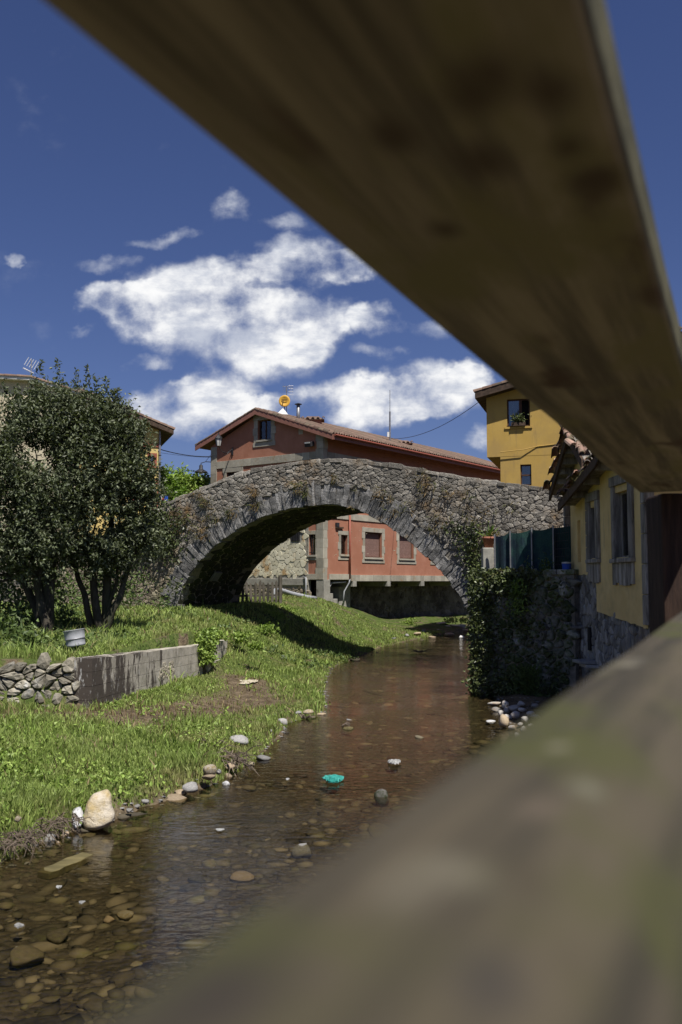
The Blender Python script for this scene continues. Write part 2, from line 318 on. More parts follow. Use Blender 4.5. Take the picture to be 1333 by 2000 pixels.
class Wall:
    """vertical plane: origin p0 (x,y), unit direction e along it, n towards the viewer's side; coordinates (s, z, d)"""
    def __init__(s, p0, e):
        s.p = Vector((p0[0], p0[1], 0)); s.e = Vector((e[0], e[1], 0)).normalized()
        n = Vector((s.e.y, -s.e.x, 0)); s.n = n
    def P(s, a, z, d=0): return s.p + s.e*a + s.n*d + Vector((0, 0, z))
    def uv(s, px, py):
        r = ray(px, py); t = s.n.dot(s.p)/s.n.dot(r); h = Vector((0, 0, CZ)) + r*t
        return (h-s.p).dot(s.e), h.z
    def box(s, mb, s0, s1, z0, z1, d0, d1):
        mb.hexa([s.P(s0,z0,d1), s.P(s1,z0,d1), s.P(s1,z0,d0), s.P(s0,z0,d0), s.P(s0,z1,d1), s.P(s1,z1,d1), s.P(s1,z1,d0), s.P(s0,z1,d0)])
    def one(s, name, m, parent, s0, s1, z0, z1, d0, d1, bevel=0):
        mb = MB(); s.box(mb, s0, s1, z0, z1, d0, d1); return mb.build(name, m, parent, bevel=bevel)
    def panel(s, mb, s0, s1, z0, z1, holes=(), top=None, depth=.22, step=None, bot=None):
        ss = {s0, s1}; zs = {z0, z1}
        for h in holes: ss |= {h[0], h[1]}; zs |= {h[2], h[3]}
        if step:
            k = int((s1-s0)/step); ss |= {s0+(s1-s0)*i/k for i in range(k+1)}
        ss = sorted(ss); zs = sorted(zs)
        T = top or (lambda a: 1e9); Bt = bot or (lambda a: -1e9)
        for a, b in zip(ss, ss[1:]):
            for c, d in zip(zs, zs[1:]):
                mc, md = (a+b)/2, (c+d)/2
                if any(h[0] < mc < h[1] and h[2] < md < h[3] for h in holes): continue
                bm_ = Bt((a+b)/2); pa, pb = max(bm_, min(d, T(a))), max(bm_, min(d, T(b))); qa, qb = max(bm_, min(c, T(a))), max(bm_, min(c, T(b)))
                if pa-qa < 1e-4 and pb-qb < 1e-4: continue
                mb.add([s.P(a,qa), s.P(b,qb), s.P(b,pb), s.P(a,pa)], [(0,1,2,3)])
        for h in holes:
            a, b, c, d = h[:4]; w = -depth
            mb.add([s.P(a,c), s.P(a,d), s.P(a,d,w), s.P(a,c,w)], [(0,1,2,3)]); mb.add([s.P(b,c), s.P(b,c,w), s.P(b,d,w), s.P(b,d)], [(0,1,2,3)])
            mb.add([s.P(a,d), s.P(b,d), s.P(b,d,w), s.P(a,d,w)], [(0,1,2,3)]); mb.add([s.P(a,c), s.P(a,c,w), s.P(b,c,w), s.P(b,c)], [(0,1,2,3)])
            mb.add([s.P(a-.3,c-.3,w-.25), s.P(b+.3,c-.3,w-.25), s.P(b+.3,d+.3,w-.25), s.P(a-.3,d+.3,w-.25)], [(0,1,2,3)])

# voronoi cells in a plane, for masonry
def voronoi(pts, asp=1.0, R=None):
    P = np.array(pts); P[:, 1] *= asp; out = []
    R = R or 3*math.sqrt(np.ptp(P[:, 0])*np.ptp(P[:, 1])/len(P))
    g = {}
    for i, (x, y) in enumerate(P): g.setdefault((int(x//R), int(y//R)), []).append(i)
    for i, (x, y) in enumerate(P):
        gx, gy = int(x//R), int(y//R); nb = []
        for ax in (-1, 0, 1):
            for ay in (-1, 0, 1): nb += g.get((gx+ax, gy+ay), [])
        nb = sorted(((P[j][0]-x)**2+(P[j][1]-y)**2, j) for j in nb if j != i)[:14]
        h = R*.6; poly = [(x-h, y-h), (x+h, y-h), (x+h, y+h), (x-h, y+h)]
        for d2, j in nb:
            jx, jy = P[j]; nx, ny = jx-x, jy-y; c = (nx*(jx+x)+ny*(jy+y))/2; new = []
            for k in range(len(poly)):
                p, q = poly[k], poly[(k+1) % len(poly)]
                dp, dq = nx*p[0]+ny*p[1]-c, nx*q[0]+ny*q[1]-c
                if dp <= 0: new.append(p)
                if dp*dq < 0:
                    t = dp/(dp-dq); new.append((p[0]+(q[0]-p[0])*t, p[1]+(q[1]-p[1])*t))
            poly = new
            if not poly: break
        out.append([(a, b/asp) for a, b in poly])
    return out
def jgrid(s0, s1, z0, z1, ds, dz, jit=.42, rnd=random):
    pts = []; z = z0; row = 0
    while z < z1:
        a = s0 + (row % 2)*ds*.5
        while a < s1:
            k = rnd.random()
            if k > .08: pts.append((a+rnd.uniform(-jit, jit)*ds, z+rnd.uniform(-jit, jit)*dz))
            if k > .90: pts.append((a+rnd.uniform(.2, .5)*ds, z+rnd.uniform(.2, .5)*dz))
            a += ds*rnd.uniform(.7, 1.3)
        z += dz; row += 1
    return pts
def stone_verts(poly, PT, gap, proud, back=-.05, round_=.22, flat=False, rnd=random):
    n = len(poly); cx = sum(p[0] for p in poly)/n; cz = sum(p[1] for p in poly)/n
    pl = []
    for k in range(n):
        p, q = poly[k], poly[(k+1) % n]
        L = math.hypot(q[0]-p[0], q[1]-p[1])
        if L < gap*1.2: pl.append(((p[0]+q[0])/2, (p[1]+q[1])/2)); continue
        for t in (round_, 1-round_): pl.append((p[0]+(q[0]-p[0])*t, p[1]+(q[1]-p[1])*t))
    sz = math.sqrt(max(1e-6, abs(sum(pl[k][0]*pl[(k+1) % len(pl)][1]-pl[(k+1) % len(pl)][0]*pl[k][1] for k in range(len(pl))))/2))
    f = max(.45, 1-gap/sz*1.1); n = len(pl)
    tx, tz = rnd.uniform(-.35, .35), rnd.uniform(-.35, .35); pr = proud*rnd.uniform(.5, 1.3)
    V = []; rings = ((f*1.0, back), (f, pr*.35), (f*.78, pr)) if not flat else ((f, back), (f*1.0, pr*.9), (f*.97, pr))
    for k, (sc, d) in enumerate(rings):
        for (a, b) in pl:
            da, db = (a-cx)*sc, (b-cz)*sc
            dd = d + (0 if k == 0 or flat else (da*tx+db*tz)*.5*min(1, proud/.04) + rnd.uniform(-.25, .25)*proud)
            V.append(PT(cx+da, cz+db, dd))
    V.append(PT(cx, cz, pr*(1.05 if flat else 1.15)))
    Fc = []
    for r in range(2):
        for k in range(n): Fc.append((r*n+k, r*n+(k+1) % n, (r+1)*n+(k+1) % n, (r+1)*n+k))
    for k in range(n): Fc.append((2*n+k, 2*n+(k+1) % n, 3*n))
    return V, Fc, sz
def masonry(cells, keep, PT, parent, m, name='stone', rest='small_stones', gap=.02, proud=.05, limit=300, flat=False, smooth=False, vis=None, back=-.05):
    items = []; ars = sorted(abs(sum(c[k][0]*c[(k+1) % len(c)][1]-c[(k+1) % len(c)][0]*c[k][1] for k in range(len(c))))/2 for c in cells if len(c) > 2); big = ars[len(ars)//2]*3.2
    for c in cells:
        if len(c) < 3: continue
        cx = sum(p[0] for p in c)/len(c); cz = sum(p[1] for p in c)/len(c)
        if not keep(cx, cz): continue
        ar = abs(sum(c[k][0]*c[(k+1) % len(c)][1]-c[(k+1) % len(c)][0]*c[k][1] for k in range(len(c))))/2
        if ar > big: continue
        V, Fc, sz = stone_verts(c, PT, gap, proud, flat=flat, back=back)
        items.append((sz if (vis is None or vis(cx, cz)) else 0, V, Fc))
    items.sort(key=lambda t: -t[0])
    n = sum(1 for it in items if it[0] > 0)
    for sz, V, Fc in items[:min(limit, n)]:
        mb = MB(); mb.add(V, Fc); mb.build(name, m, parent, smooth=smooth)
    if len(items) > min(limit, n):
        mb = MB()
        for sz, V, Fc in items[min(limit, n):]: mb.add(V, Fc)
        o = mb.build(rest, m, parent, smooth=smooth); o['kind'] = 'stuff'

def leaves_arr(C, D, L, Wd, fold=.25, up=None):
    """C,D (n,3) bases and directions, L,Wd (n,) -> verts, tris of folded diamond leaves"""
    n = len(C); D = D/np.linalg.norm(D, axis=1, keepdims=True)
    U = RNG.normal(size=(n, 3)) if up is None else up
    S = np.cross(D, U); S /= np.linalg.norm(S, axis=1, keepdims=True)+1e-9
    N = np.cross(S, D)
    mid = C + D*(L*.45)[:, None]
    V = np.stack([C, mid+S*(Wd*.5)[:, None]+N*(Wd*fold)[:, None], C+D*L[:, None]-N*(L*.12)[:, None], mid-S*(Wd*.5)[:, None]+N*(Wd*fold)[:, None]], 1).reshape(-1, 3)
    b = np.arange(n)*4
    T = np.stack([np.stack([b, b+1, b+2], 1), np.stack([b, b+2, b+3], 1)], 1).reshape(-1, 3)
    return V, T
def sph(n): v = RNG.normal(size=(n, 3)); return v/np.linalg.norm(v, axis=1, keepdims=True)
def sstep(a, b, x): t = np.clip((x-a)/(b-a+1e-12), 0, 1); return t*t*(3-2*t)

# ------------------------------------------------------------------ terrain
shoreL = sorted([(at_z(px, py, 0).y, at_z(px, py, 0).x) for px, py in
    [(0,1692),(90,1645),(225,1598),(330,1562),(430,1530),(500,1490),(545,1445),(568,1415),(640,1392),(637,1340),(650,1305),(700,1285),(735,1268),(800,1252)]])
SLY = [-30, 5] + [p[0] for p in shoreL] + [47, 56, 75, 200]; SLX = [-9, -4.4] + [p[1] for p in shoreL] + [5.6, 8.2, 20, 110]
RY = [-30, 0, 5, 8, 12, 15.6, 18, 20, 21.8, 28, 35, 50, 75, 200]; RX = [-8, .1, 1.2, 2.0, 2.6, 2.85, 3.0, 3.2, 3.25, 4.2, 7.0, 13, 27, 118]
WLY = [15.8, 22.2]; WLX = [-4.23, -3.3]
WRY = [-30, 0, 5, 10, 14.3, 19.4, 19.6, 21.8, 28, 35, 50, 75, 200]; WRX = [-13, -.15, 1.9, 4.05, 5.25, 5.25, 4.95, 3.55, 4.5, 7.3, 13.3, 27.3, 118.5]
PATH = [at_z(px, py, .5) for px, py in [(-60,1415),(60,1400),(200,1392),(320,1375),(420,1352),(492,1336),(478,1305)]]
def path_d(x, y):
    d = np.full(np.shape(x), 9.0)
    for p, q in zip(PATH, PATH[1:]):
        ex, ey = q.x-p.x, q.y-p.y; t = np.clip(((x-p.x)*ex+(y-p.y)*ey)/(ex*ex+ey*ey), 0, 1)
        d = np.minimum(d, np.hypot(x-p.x-t*ex, y-p.y-t*ey))
    return d
def vn(x, y, f, seed=0.0):   # cheap smooth value noise, vectorised
    x = x*f+seed*17.3; y = y*f+seed*5.1; xi = np.floor(x); yi = np.floor(y); fx = x-xi; fy = y-yi
    h = lambda a, b: (np.sin(a*127.1+b*311.7)*43758.5453) % 1.0
    fx = fx*fx*(3-2*fx); fy = fy*fy*(3-2*fy)
    return (h(xi, yi)*(1-fx)+h(xi+1, yi)*fx)*(1-fy)+(h(xi, yi+1)*(1-fx)+h(xi+1, yi+1)*fx)*fy
def terr_mask(x, y):
    wx = np.interp(y, WLY, WLX)
    hard = (y > 15.95)*sstep(0, .12, wx-.12-x)
    xa = np.interp(y, [22.2, 26, 32, 40, 50], [-3.3, -1.2, -.6, 1.6, 3.0]); xb = np.interp(y, [22.2, 26, 32, 40, 50], [-3.6, -4.6, -5.4, -2.0, -1.5])
    soft = sstep(0, 1, (xa-x)/(xa-xb))
    return np.where(y < 22.3, hard, soft)
def Hgt(x, y):
    s = np.interp(y, SLY, SLX) + .18*(vn(x, y, 1.3, 3)-.5) + .12*(vn(x, y, 4, 5)-.5); r = np.interp(y, RY, RX)+.3*(vn(x, y, 1.2, 8)-.5)
    dl = s-x; dr = x-r
    bed = -.05-.075*sstep(0, 1.4, np.minimum(-dl, -dr)) + .035*(vn(x, y, 1.1, 1)-.5)+.03*(vn(x, y, 5, 2)-.5)
    near = np.clip((17-y)/6, 0, 1)
    low = -.02+(.10+.16*near)*sstep(0, .30, dl) + .36*sstep(.2, 3.6, dl) + .10*(vn(x, y, .8, 4)-.5)*sstep(.1, 1, dl)+.05*(vn(x, y, 3, 6)-.5)
    te = np.clip(1.24+.025*(y-16), 0, 1.85)+.10*(vn(x, y, .5, 7)-.5)+.05*(vn(x, y, 2.2, 9)-.5)
    T = terr_mask(x, y); left = low*(1-T)+te*T
    wr = np.interp(y, WRY, WRX); bt = np.where(y > 14.2, 2.72, np.clip(1.05+.02*y, 0, 2))
    right = -.02+.16*sstep(0, .8, dr); rr = sstep(0, .15, x-wr); right = right*(1-rr)+bt*rr
    return np.where(dl > 0, left, np.where(dr > 0, right, bed))
def H1(x, y): return float(Hgt(np.array([float(x)]), np.array([float(y)]))[0])
def axis(lo, hi, st, far):
    fine = np.arange(lo, hi, st); e = [far*(1-k/9)**2.2 for k in range(9)]
    return np.concatenate([lo-np.array(e)-.6, fine, (hi+.6+np.array(e))[::-1]])
gx = axis(-14, 14, .13, 900); gy = axis(3, 62, .16, 1200)
GX, GY = np.meshgrid(gx, gy); GZ = Hgt(GX, GY)
nx, ny = len(gx), len(gy); idx = np.arange(nx*ny).reshape(ny, nx)
Q = np.stack([idx[:-1, :-1], idx[:-1, 1:], idx[1:, 1:], idx[1:, :-1]], -1).reshape(-1, 4)
mg = bpy.data.materials.new('ground'); mg.use_nodes = True; t = mg.node_tree; t.nodes.clear(); N = NB(t)
ge = N.n('ShaderNodeNewGeometry'); at = N.n('ShaderNodeAttribute', _attribute_name='worn'); at2 = N.n('ShaderNodeAttribute', _attribute_name='bed')
def gn(sc, det=8, ro=.65):
    q = N.n('ShaderNodeTexNoise', Scale=sc, Detail=det, Roughness=ro); N.l(ge.outputs['Position'], q.inputs['Vector']); return q.outputs[0]
soil = N.mix(N.sm(gn(5), .35, .65), (.085,.062,.04), (.19,.145,.095)); turf = N.mix(N.sm(gn(3), .35, .65), (.055,.085,.018), (.11,.145,.035))
turf = N.mix(N.sm(gn(1.3), .5, .62), turf, soil)
col = N.mix(N.m('ADD', at.outputs['Fac'], N.m('MULTIPLY', N.m('SUBTRACT', gn(6), .5), .9), clamp=True), turf, soil)
vo = N.n('ShaderNodeTexVoronoi', Scale=7.0); N.l(ge.outputs['Position'], vo.inputs['Vector'])
vo2 = N.n('ShaderNodeTexVoronoi', Scale=16.0); N.l(ge.outputs['Position'], vo2.inputs['Vector'])
bedc = N.mix(N.sm(gn(2.5), .35, .65), (.042,.036,.024), (.10,.084,.056)); bedc = N.mix(.4, bedc, N.mix(N.m('FRACT', N.m('MULTIPLY', vo2.outputs['Color'], 1.0)), (.045,.037,.025), (.18,.145,.10)))
col = N.mix(at2.outputs['Fac'], col, bedc)
p = N.n('ShaderNodeBsdfPrincipled', Roughness=.95); N.l(col, p.inputs['Base Color']); p.inputs['Specular IOR Level'].default_value = .15
hh = N.m('ADD', gn(14), N.m('MULTIPLY', vo2.outputs['Distance'], -1.2)); bp = N.n('ShaderNodeBump', Strength=.9, Distance=.05); N.l(hh, bp.inputs['Height']); N.l(bp.outputs[0], p.inputs['Normal'])
o = N.n('ShaderNodeOutputMaterial'); N.l(p.outputs[0], o.inputs[0])
g = np_mesh('ground', np.stack([GX, GY, GZ], -1).reshape(-1, 3), Q, mg, smooth=True, k=4); g['kind'] = 'structure'
dlG = np.interp(GY, SLY, SLX)-GX; drG = GX-np.interp(GY, RY, RX)
worn = np.exp(-(path_d(GX, GY)/.85)**2)*1.15; worn = np.maximum(worn, (drG > -.2)*(GY < 23)*1.0)
worn = np.maximum(worn, sstep(.35, .0, dlG))
bed = sstep(.03, -.10, np.maximum(dlG, 0)*0+GZ)
for nm, arr in (('worn', worn), ('bed', bed)):
    a = g.data.attributes.new(nm, 'FLOAT', 'POINT'); a.data.foreach_set('value', arr.astype(np.float32).ravel())

# water
mw = bpy.data.materials.new('water'); mw.use_nodes = True; t = mw.node_tree; t.nodes.clear(); N = NB(t)
ge = N.n('ShaderNodeNewGeometry'); mp = N.n('ShaderNodeMapping'); mp.inputs['Scale'].default_value = (1.0, 2.1, 1); mp.inputs['Rotation'].default_value = (0, 0, -.35)
N.l(ge.outputs['Position'], mp.inputs[0])
n1 = N.n('ShaderNodeTexNoise', Scale=4.5, Detail=3, Roughness=.5, Distortion=.6); N.l(mp.outputs[0], n1.inputs['Vector'])
n2 = N.n('ShaderNodeTexNoise', Scale=14, Detail=3, Roughness=.55, Distortion=.4); N.l(mp.outputs[0], n2.inputs['Vector'])
n3 = N.n('ShaderNodeTexNoise', Scale=.45, Detail=2); N.l(ge.outputs['Position'], n3.inputs['Vector'])
amp = N.sm(n3.outputs[0], .38, .60, .12, 1.0)
hgt = N.m('ADD', N.m('MULTIPLY', n1.outputs[0], .55), N.m('MULTIPLY', N.m('MULTIPLY', n2.outputs[0], .42), amp))
bp = N.n('ShaderNodeBump', Strength=.62, Distance=.014); N.l(hgt, bp.inputs['Height'])
fr = N.n('ShaderNodeFresnel', IOR=1.31); N.l(bp.outputs[0], fr.inputs['Normal'])
tr = N.n('ShaderNodeBsdfTransparent'); tr.inputs[0].default_value = (.65, .61, .49, 1)
gl = N.n('ShaderNodeBsdfGlossy', Roughness=.035); N.l(bp.outputs[0], gl.inputs['Normal'])
ms = N.n('ShaderNodeMixShader'); N.l(N.m('MULTIPLY', fr.outputs[0], 1.0, clamp=True), ms.inputs[0]); N.l(tr.outputs[0], ms.inputs[1]); N.l(gl.outputs[0], ms.inputs[2])
o = N.n('ShaderNodeOutputMaterial'); N.l(ms.outputs[0], o.inputs[0])
mb = MB(); mb.add([(-14,-8,0),(30,-8,0),(30,75,0),(-14,75,0)], [(0,1,2,3)])
wat = mb.build('water', mw); wat['kind'] = 'structure'

# ------------------------------------------------------------------ the stone bridge
BA = math.radians(25); BW = Wall((-5.72, 32.0), (math.cos(BA), -math.sin(BA))); BWID = 4.0
arch_px = [(345,1192),(352,1160),(368,1125),(400,1085),(446,1045),(500,1015),(540,1000),(580,990),(625,985),(668,987),(705,997),(745,1018),(790,1050),(835,1087),(875,1130),(905,1175),(922,1215)]
archA = [BW.uv(*p) for p in arch_px]
archA = [(archA[0][0]-.02, 1.2)] + archA + [(archA[-1][0]+.05, -.3)]
top_px = [(150,1075),(230,1030),(300,997),(320,985),(400,952),(450,931),(520,912),(600,900),(660,897),(720,902),(800,913),(870,926),(940,939),(1000,946),(1050,952),(1110,968),(1200,990)]
topA = [BW.uv(*p) for p in top_px]
topA = [(topA[0][0]-6, topA[0][1]-.8)] + topA + [(topA[-1][0]+5, topA[-1][1]-.3)]
def topz(s): return float(np.interp(s, [p[0] for p in topA], [p[1] for p in topA]))
# smooth resample of the arch (chaikin)
def chaikin(p, n=2):
    for _ in range(n):
        q = [p[0]]
        for a, b in zip(p, p[1:]): q += [(a[0]*.75+b[0]*.25, a[1]*.75+b[1]*.25), (a[0]*.25+b[0]*.75, a[1]*.25+b[1]*.75)]
        p = q + [p[-1]]
    return p
arc = chaikin(archA, 2)
s_l, s_r = arc[0][0], arc[-1][0]
def archz(s): return float(np.interp(s, [p[0] for p in arc], [p[1] for p in arc])) if s_l < s < s_r else -9
bridge = thing('stone_bridge', 'old humpback stone bridge with one wide arch over the stream', 'bridge', BW.P(5, 0, -2))
def strip(mb, d0, d1, ztop):
    ss = sorted(set([p[0] for p in arc] + list(np.arange(topA[0][0], topA[-1][0], .25))))
    prev = None
    for s in ss:
        zb = archz(s) if s_l < s < s_r else -.6
        cur = (s, zb, ztop(s))
        if prev:
            a, b = prev, cur
            zb0, zb1 = a[1], b[1]
            if a[1] < -.5 and b[1] > -.5 or a[1] > -.5 and b[1] < -.5: zb0 = zb1 = min(a[1], b[1]) if b[0]-a[0] < .01 else -.6
            mb.hexa([BW.P(a[0],zb0,d1),BW.P(b[0],zb1,d1),BW.P(b[0],zb1,d0),BW.P(a[0],zb0,d0),BW.P(a[0],a[2],d1),BW.P(b[0],b[2],d1),BW.P(b[0],b[2],d0),BW.P(a[0],a[2],d0)])
        prev = cur
mb = MB(); strip(mb, -.45, -.03, lambda s: topz(s)-.06); strip(mb, -BWID+.03, -BWID+.45, lambda s: topz(s)-.06); strip(mb, -BWID+.45, -.45, lambda s: topz(s)-.95)
mb.build('masonry_core', 'mortar', bridge)
# soffit: rough inner barrel, one row of stones after another
arcL = []; acc_ = 0
for i, p in enumerate(arc):
    if i: acc_ += math.hypot(p[0]-arc[i-1][0], p[1]-arc[i-1][1])
    arcL.append(acc_)
def arc_at(u):
    x = float(np.interp(u, arcL, [p[0] for p in arc])); z = float(np.interp(u, arcL, [p[1] for p in arc]))
    u2 = min(u+.15, acc_); u1 = max(u-.15, 0)
    dx = np.interp(u2, arcL, [p[0] for p in arc])-np.interp(u1, arcL, [p[0] for p in arc]); dz = np.interp(u2, arcL, [p[1] for p in arc])-np.interp(u1, arcL, [p[1] for p in arc])
    L = math.hypot(dx, dz)+1e-9; return x, z, -dz/L, dx/L     # position, outward (up) normal
def soff(u, w, d):
    x, z, nx_, nz_ = arc_at(u); return BW.P(x-nx_*d, z-nz_*d, -w)
cells = voronoi(jgrid(0, acc_, .35, BWID-.35, .24, .34), .7)
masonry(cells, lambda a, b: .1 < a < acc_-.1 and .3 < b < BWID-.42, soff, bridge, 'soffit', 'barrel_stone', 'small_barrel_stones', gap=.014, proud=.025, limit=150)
# voussoirs
u = .05
while u < acc_-.05:
    w = random.uniform(.08, .22); x, z, nx_, nz_ = arc_at(u+w/2); th = random.uniform(.48, .86)
    if x < 1.2 or x > 9.5: th *= random.uniform(.75, 1.05)
    x0, z0, ax, az = arc_at(u+.005); x1, z1, bx, bz = arc_at(u+w-.005); lo = random.uniform(-.03, .025)
    dd = random.uniform(0, .045); mb = MB(); n_ = 4; V = []
    for k in range(n_+1):
        t = lo+(th-lo)*k/n_; wob = random.uniform(-.014, .014); e2 = dd+random.uniform(-.02, .015)
        for (xx, zz, qx, qz) in ((x0, z0, ax, az), (x1, z1, bx, bz)):
            V.append(BW.P(xx+qx*t+wob, zz+qz*t, e2)); V.append(BW.P(xx+qx*t+wob, zz+qz*t, -.4))
    Fc = []
    for k in range(n_):
        b = k*4; Fc += [(b, b+2, b+6, b+4), (b+1, b+5, b+7, b+3), (b, b+4, b+5, b+1), (b+2, b+3, b+7, b+6)]
    Fc += [(0, 1, 3, 2), (n_*4, n_*4+2, n_*4+3, n_*4+1)]
    mb.add(V, Fc); mb.build('voussoir', 'voussoir', bridge, bevel=.012); u += w
u = .05
while u < acc_-.05:
    w = random.uniform(.14, .26); x0, z0, ax, az = arc_at(u+.006); x1, z1, bx, bz = arc_at(u+w-.006); lo = random.uniform(-.02, .012); th = random.uniform(.5, .7); mb = MB()
    mb.hexa([BW.P(x0+ax*lo, z0+az*lo, -BWID+.42), BW.P(x1+bx*lo, z1+bz*lo, -BWID+.42), BW.P(x1+bx*lo, z1+bz*lo, -BWID-.02), BW.P(x0+ax*lo, z0+az*lo, -BWID-.02), BW.P(x0+ax*th, z0+az*th, -BWID+.42), BW.P(x1+bx*th, z1+bz*th, -BWID+.42), BW.P(x1+bx*th, z1+bz*th, -BWID-.02), BW.P(x0+ax*th, z0+az*th, -BWID-.02)])
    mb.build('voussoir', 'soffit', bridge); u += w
def in_ring(s, z):
    for k in range(0, len(arc), 1):
        if math.hypot(arc[k][0]-s, arc[k][1]-z) < .66: return True
    return False
ringpts = [arc_at(acc_*k/120)[:2] for k in range(121)]
def keep_b(s, z):
    if z > topz(s)-.10: return False
    if s_l < s < s_r and z < archz(s)+.3: return False
    return min((s-a)**2+(z-b)**2 for a, b in ringpts) > .64**2
cells = voronoi(jgrid(-7, 15.5, .9, 6.6, .205, .115, .55), 1.5)
warm = lambda s, z: s < .15 and z < 4.1
masonry(cells, lambda s, z: keep_b(s, z) and not warm(s, z), BW.P, bridge, 'rubble', 'rubble_stone', 'small_rubble_stones', gap=.002, proud=.024, limit=220, vis=lambda s, z: -.6 < s < 13.6)
masonry(cells, lambda s, z: keep_b(s, z) and warm(s, z), BW.P, bridge, 'rubble_warm', 'abutment_stone', 'small_abutment_stones', gap=.003, proud=.026, limit=80, vis=lambda s, z: s > -2.5)
# coping row on both parapets
for side in (0, 1):
    s = -7.0
    while s < 15.5:
        w = random.uniform(.22, .5); h = random.uniform(.05, .13); mb = MB(); d0 = -.47-random.uniform(0, .05); d1 = random.uniform(-.02, .05)
        off = side*(-BWID+.45)
        a0, a1 = s+.012, s+w-.012; q = [(a0, d1), (a1, d1+random.uniform(-.03, .03)), (a1, d0), (a0, d0)]
        lo_, hi_ = [], []
        for (a, d) in q:
            lo_.append(BW.P(a, topz(a)-.10, d+off)); hi_.append(BW.P(a+random.uniform(-.02, .02), topz(a)-.02+h*random.uniform(.4, 1.0), d*.85+off))
        mb.hexa(lo_+hi_); mb.build('coping_stone', 'rubble', bridge, bevel=.02); s += w
# hanging dry plants and green tufts rooted in the bridge face
def tuft_on(W, s, z, d, n, L, spread=.2, down=.6, wd=.018):
    C = np.array([W.P(s+random.uniform(-spread, spread), z+random.uniform(-spread, spread)*.8, d) for _ in range(n)])
    D = np.array([(*(W.n*random.uniform(.2, .7) + W.e*random.uniform(-.6, .6)).to_2d(), random.uniform(-1, .25)*down*1.6) for _ in range(n)])
    return leaves_arr(C, D, RNG.uniform(.5, 1.2, n)*L, np.full(n, wd)*RNG.uniform(.6, 1.6, n))
VS, TS, b = [], [], 0
for (px, py, n, L, sp) in [(405,975,90,.35,.25),(415,1005,80,.3,.3),(455,1000,80,.3,.22),(500,960,70,.35,.16),(505,985,60,.4,.12),(590,950,110,.35,.25),(600,960,40,.4,.12),
        (370,1020,120,.3,.45),(400,1040,90,.3,.3),(690,990,10,.3,.05),(655,930,40,.3,.1),(745,960,70,.3,.2),(760,975,60,.35,.25),(830,930,90,.3,.25),(835,955,100,.35,.3),(880,960,80,.3,.25),
        (920,965,70,.3,.25),(860,1010,80,.3,.3),(850,1030,60,.3,.2),(800,990,60,.3,.3),(770,1000,40,.3,.2),(930,1020,70,.3,.3),(385,960,60,.25,.2),(350,1010,100,.3,.35),(950,1000,60,.25,.3),(1000,985,50,.25,.25),(700,950,30,.3,.15),(900,1000,60,.3,.3),(330,1050,100,.3,.4)]:
    n = int(n*(.6 if px < 700 else .38)); s, z = BW.uv(px, py); V, T = tuft_on(BW, s, z, .05, n, L*.8, sp); VS.append(V); TS.append(T+b); b += len(V)
o = np_mesh('hanging_plants', np.concatenate(VS), np.concatenate(TS), 'dry_plant'); tag(o, 'dry brown and green weeds hanging from the face of the stone bridge', 'plants', kind='stuff')
# plaque-like box on the inner barrel
s, z = 0.95, 2.05
xq = MB(); xq.hexa([soff(1.55,1.3,.05), soff(1.55,1.75,.05), soff(1.95,1.75,.05), soff(1.95,1.3,.05), soff(1.55,1.3,.13), soff(1.55,1.75,.13), soff(1.95,1.75,.13), soff(1.95,1.3,.13)])
o = xq.build('junction_box', 'grey_metal', bevel=.01); tag(o, 'small pale box fixed to the dark inside of the bridge arch', 'box')

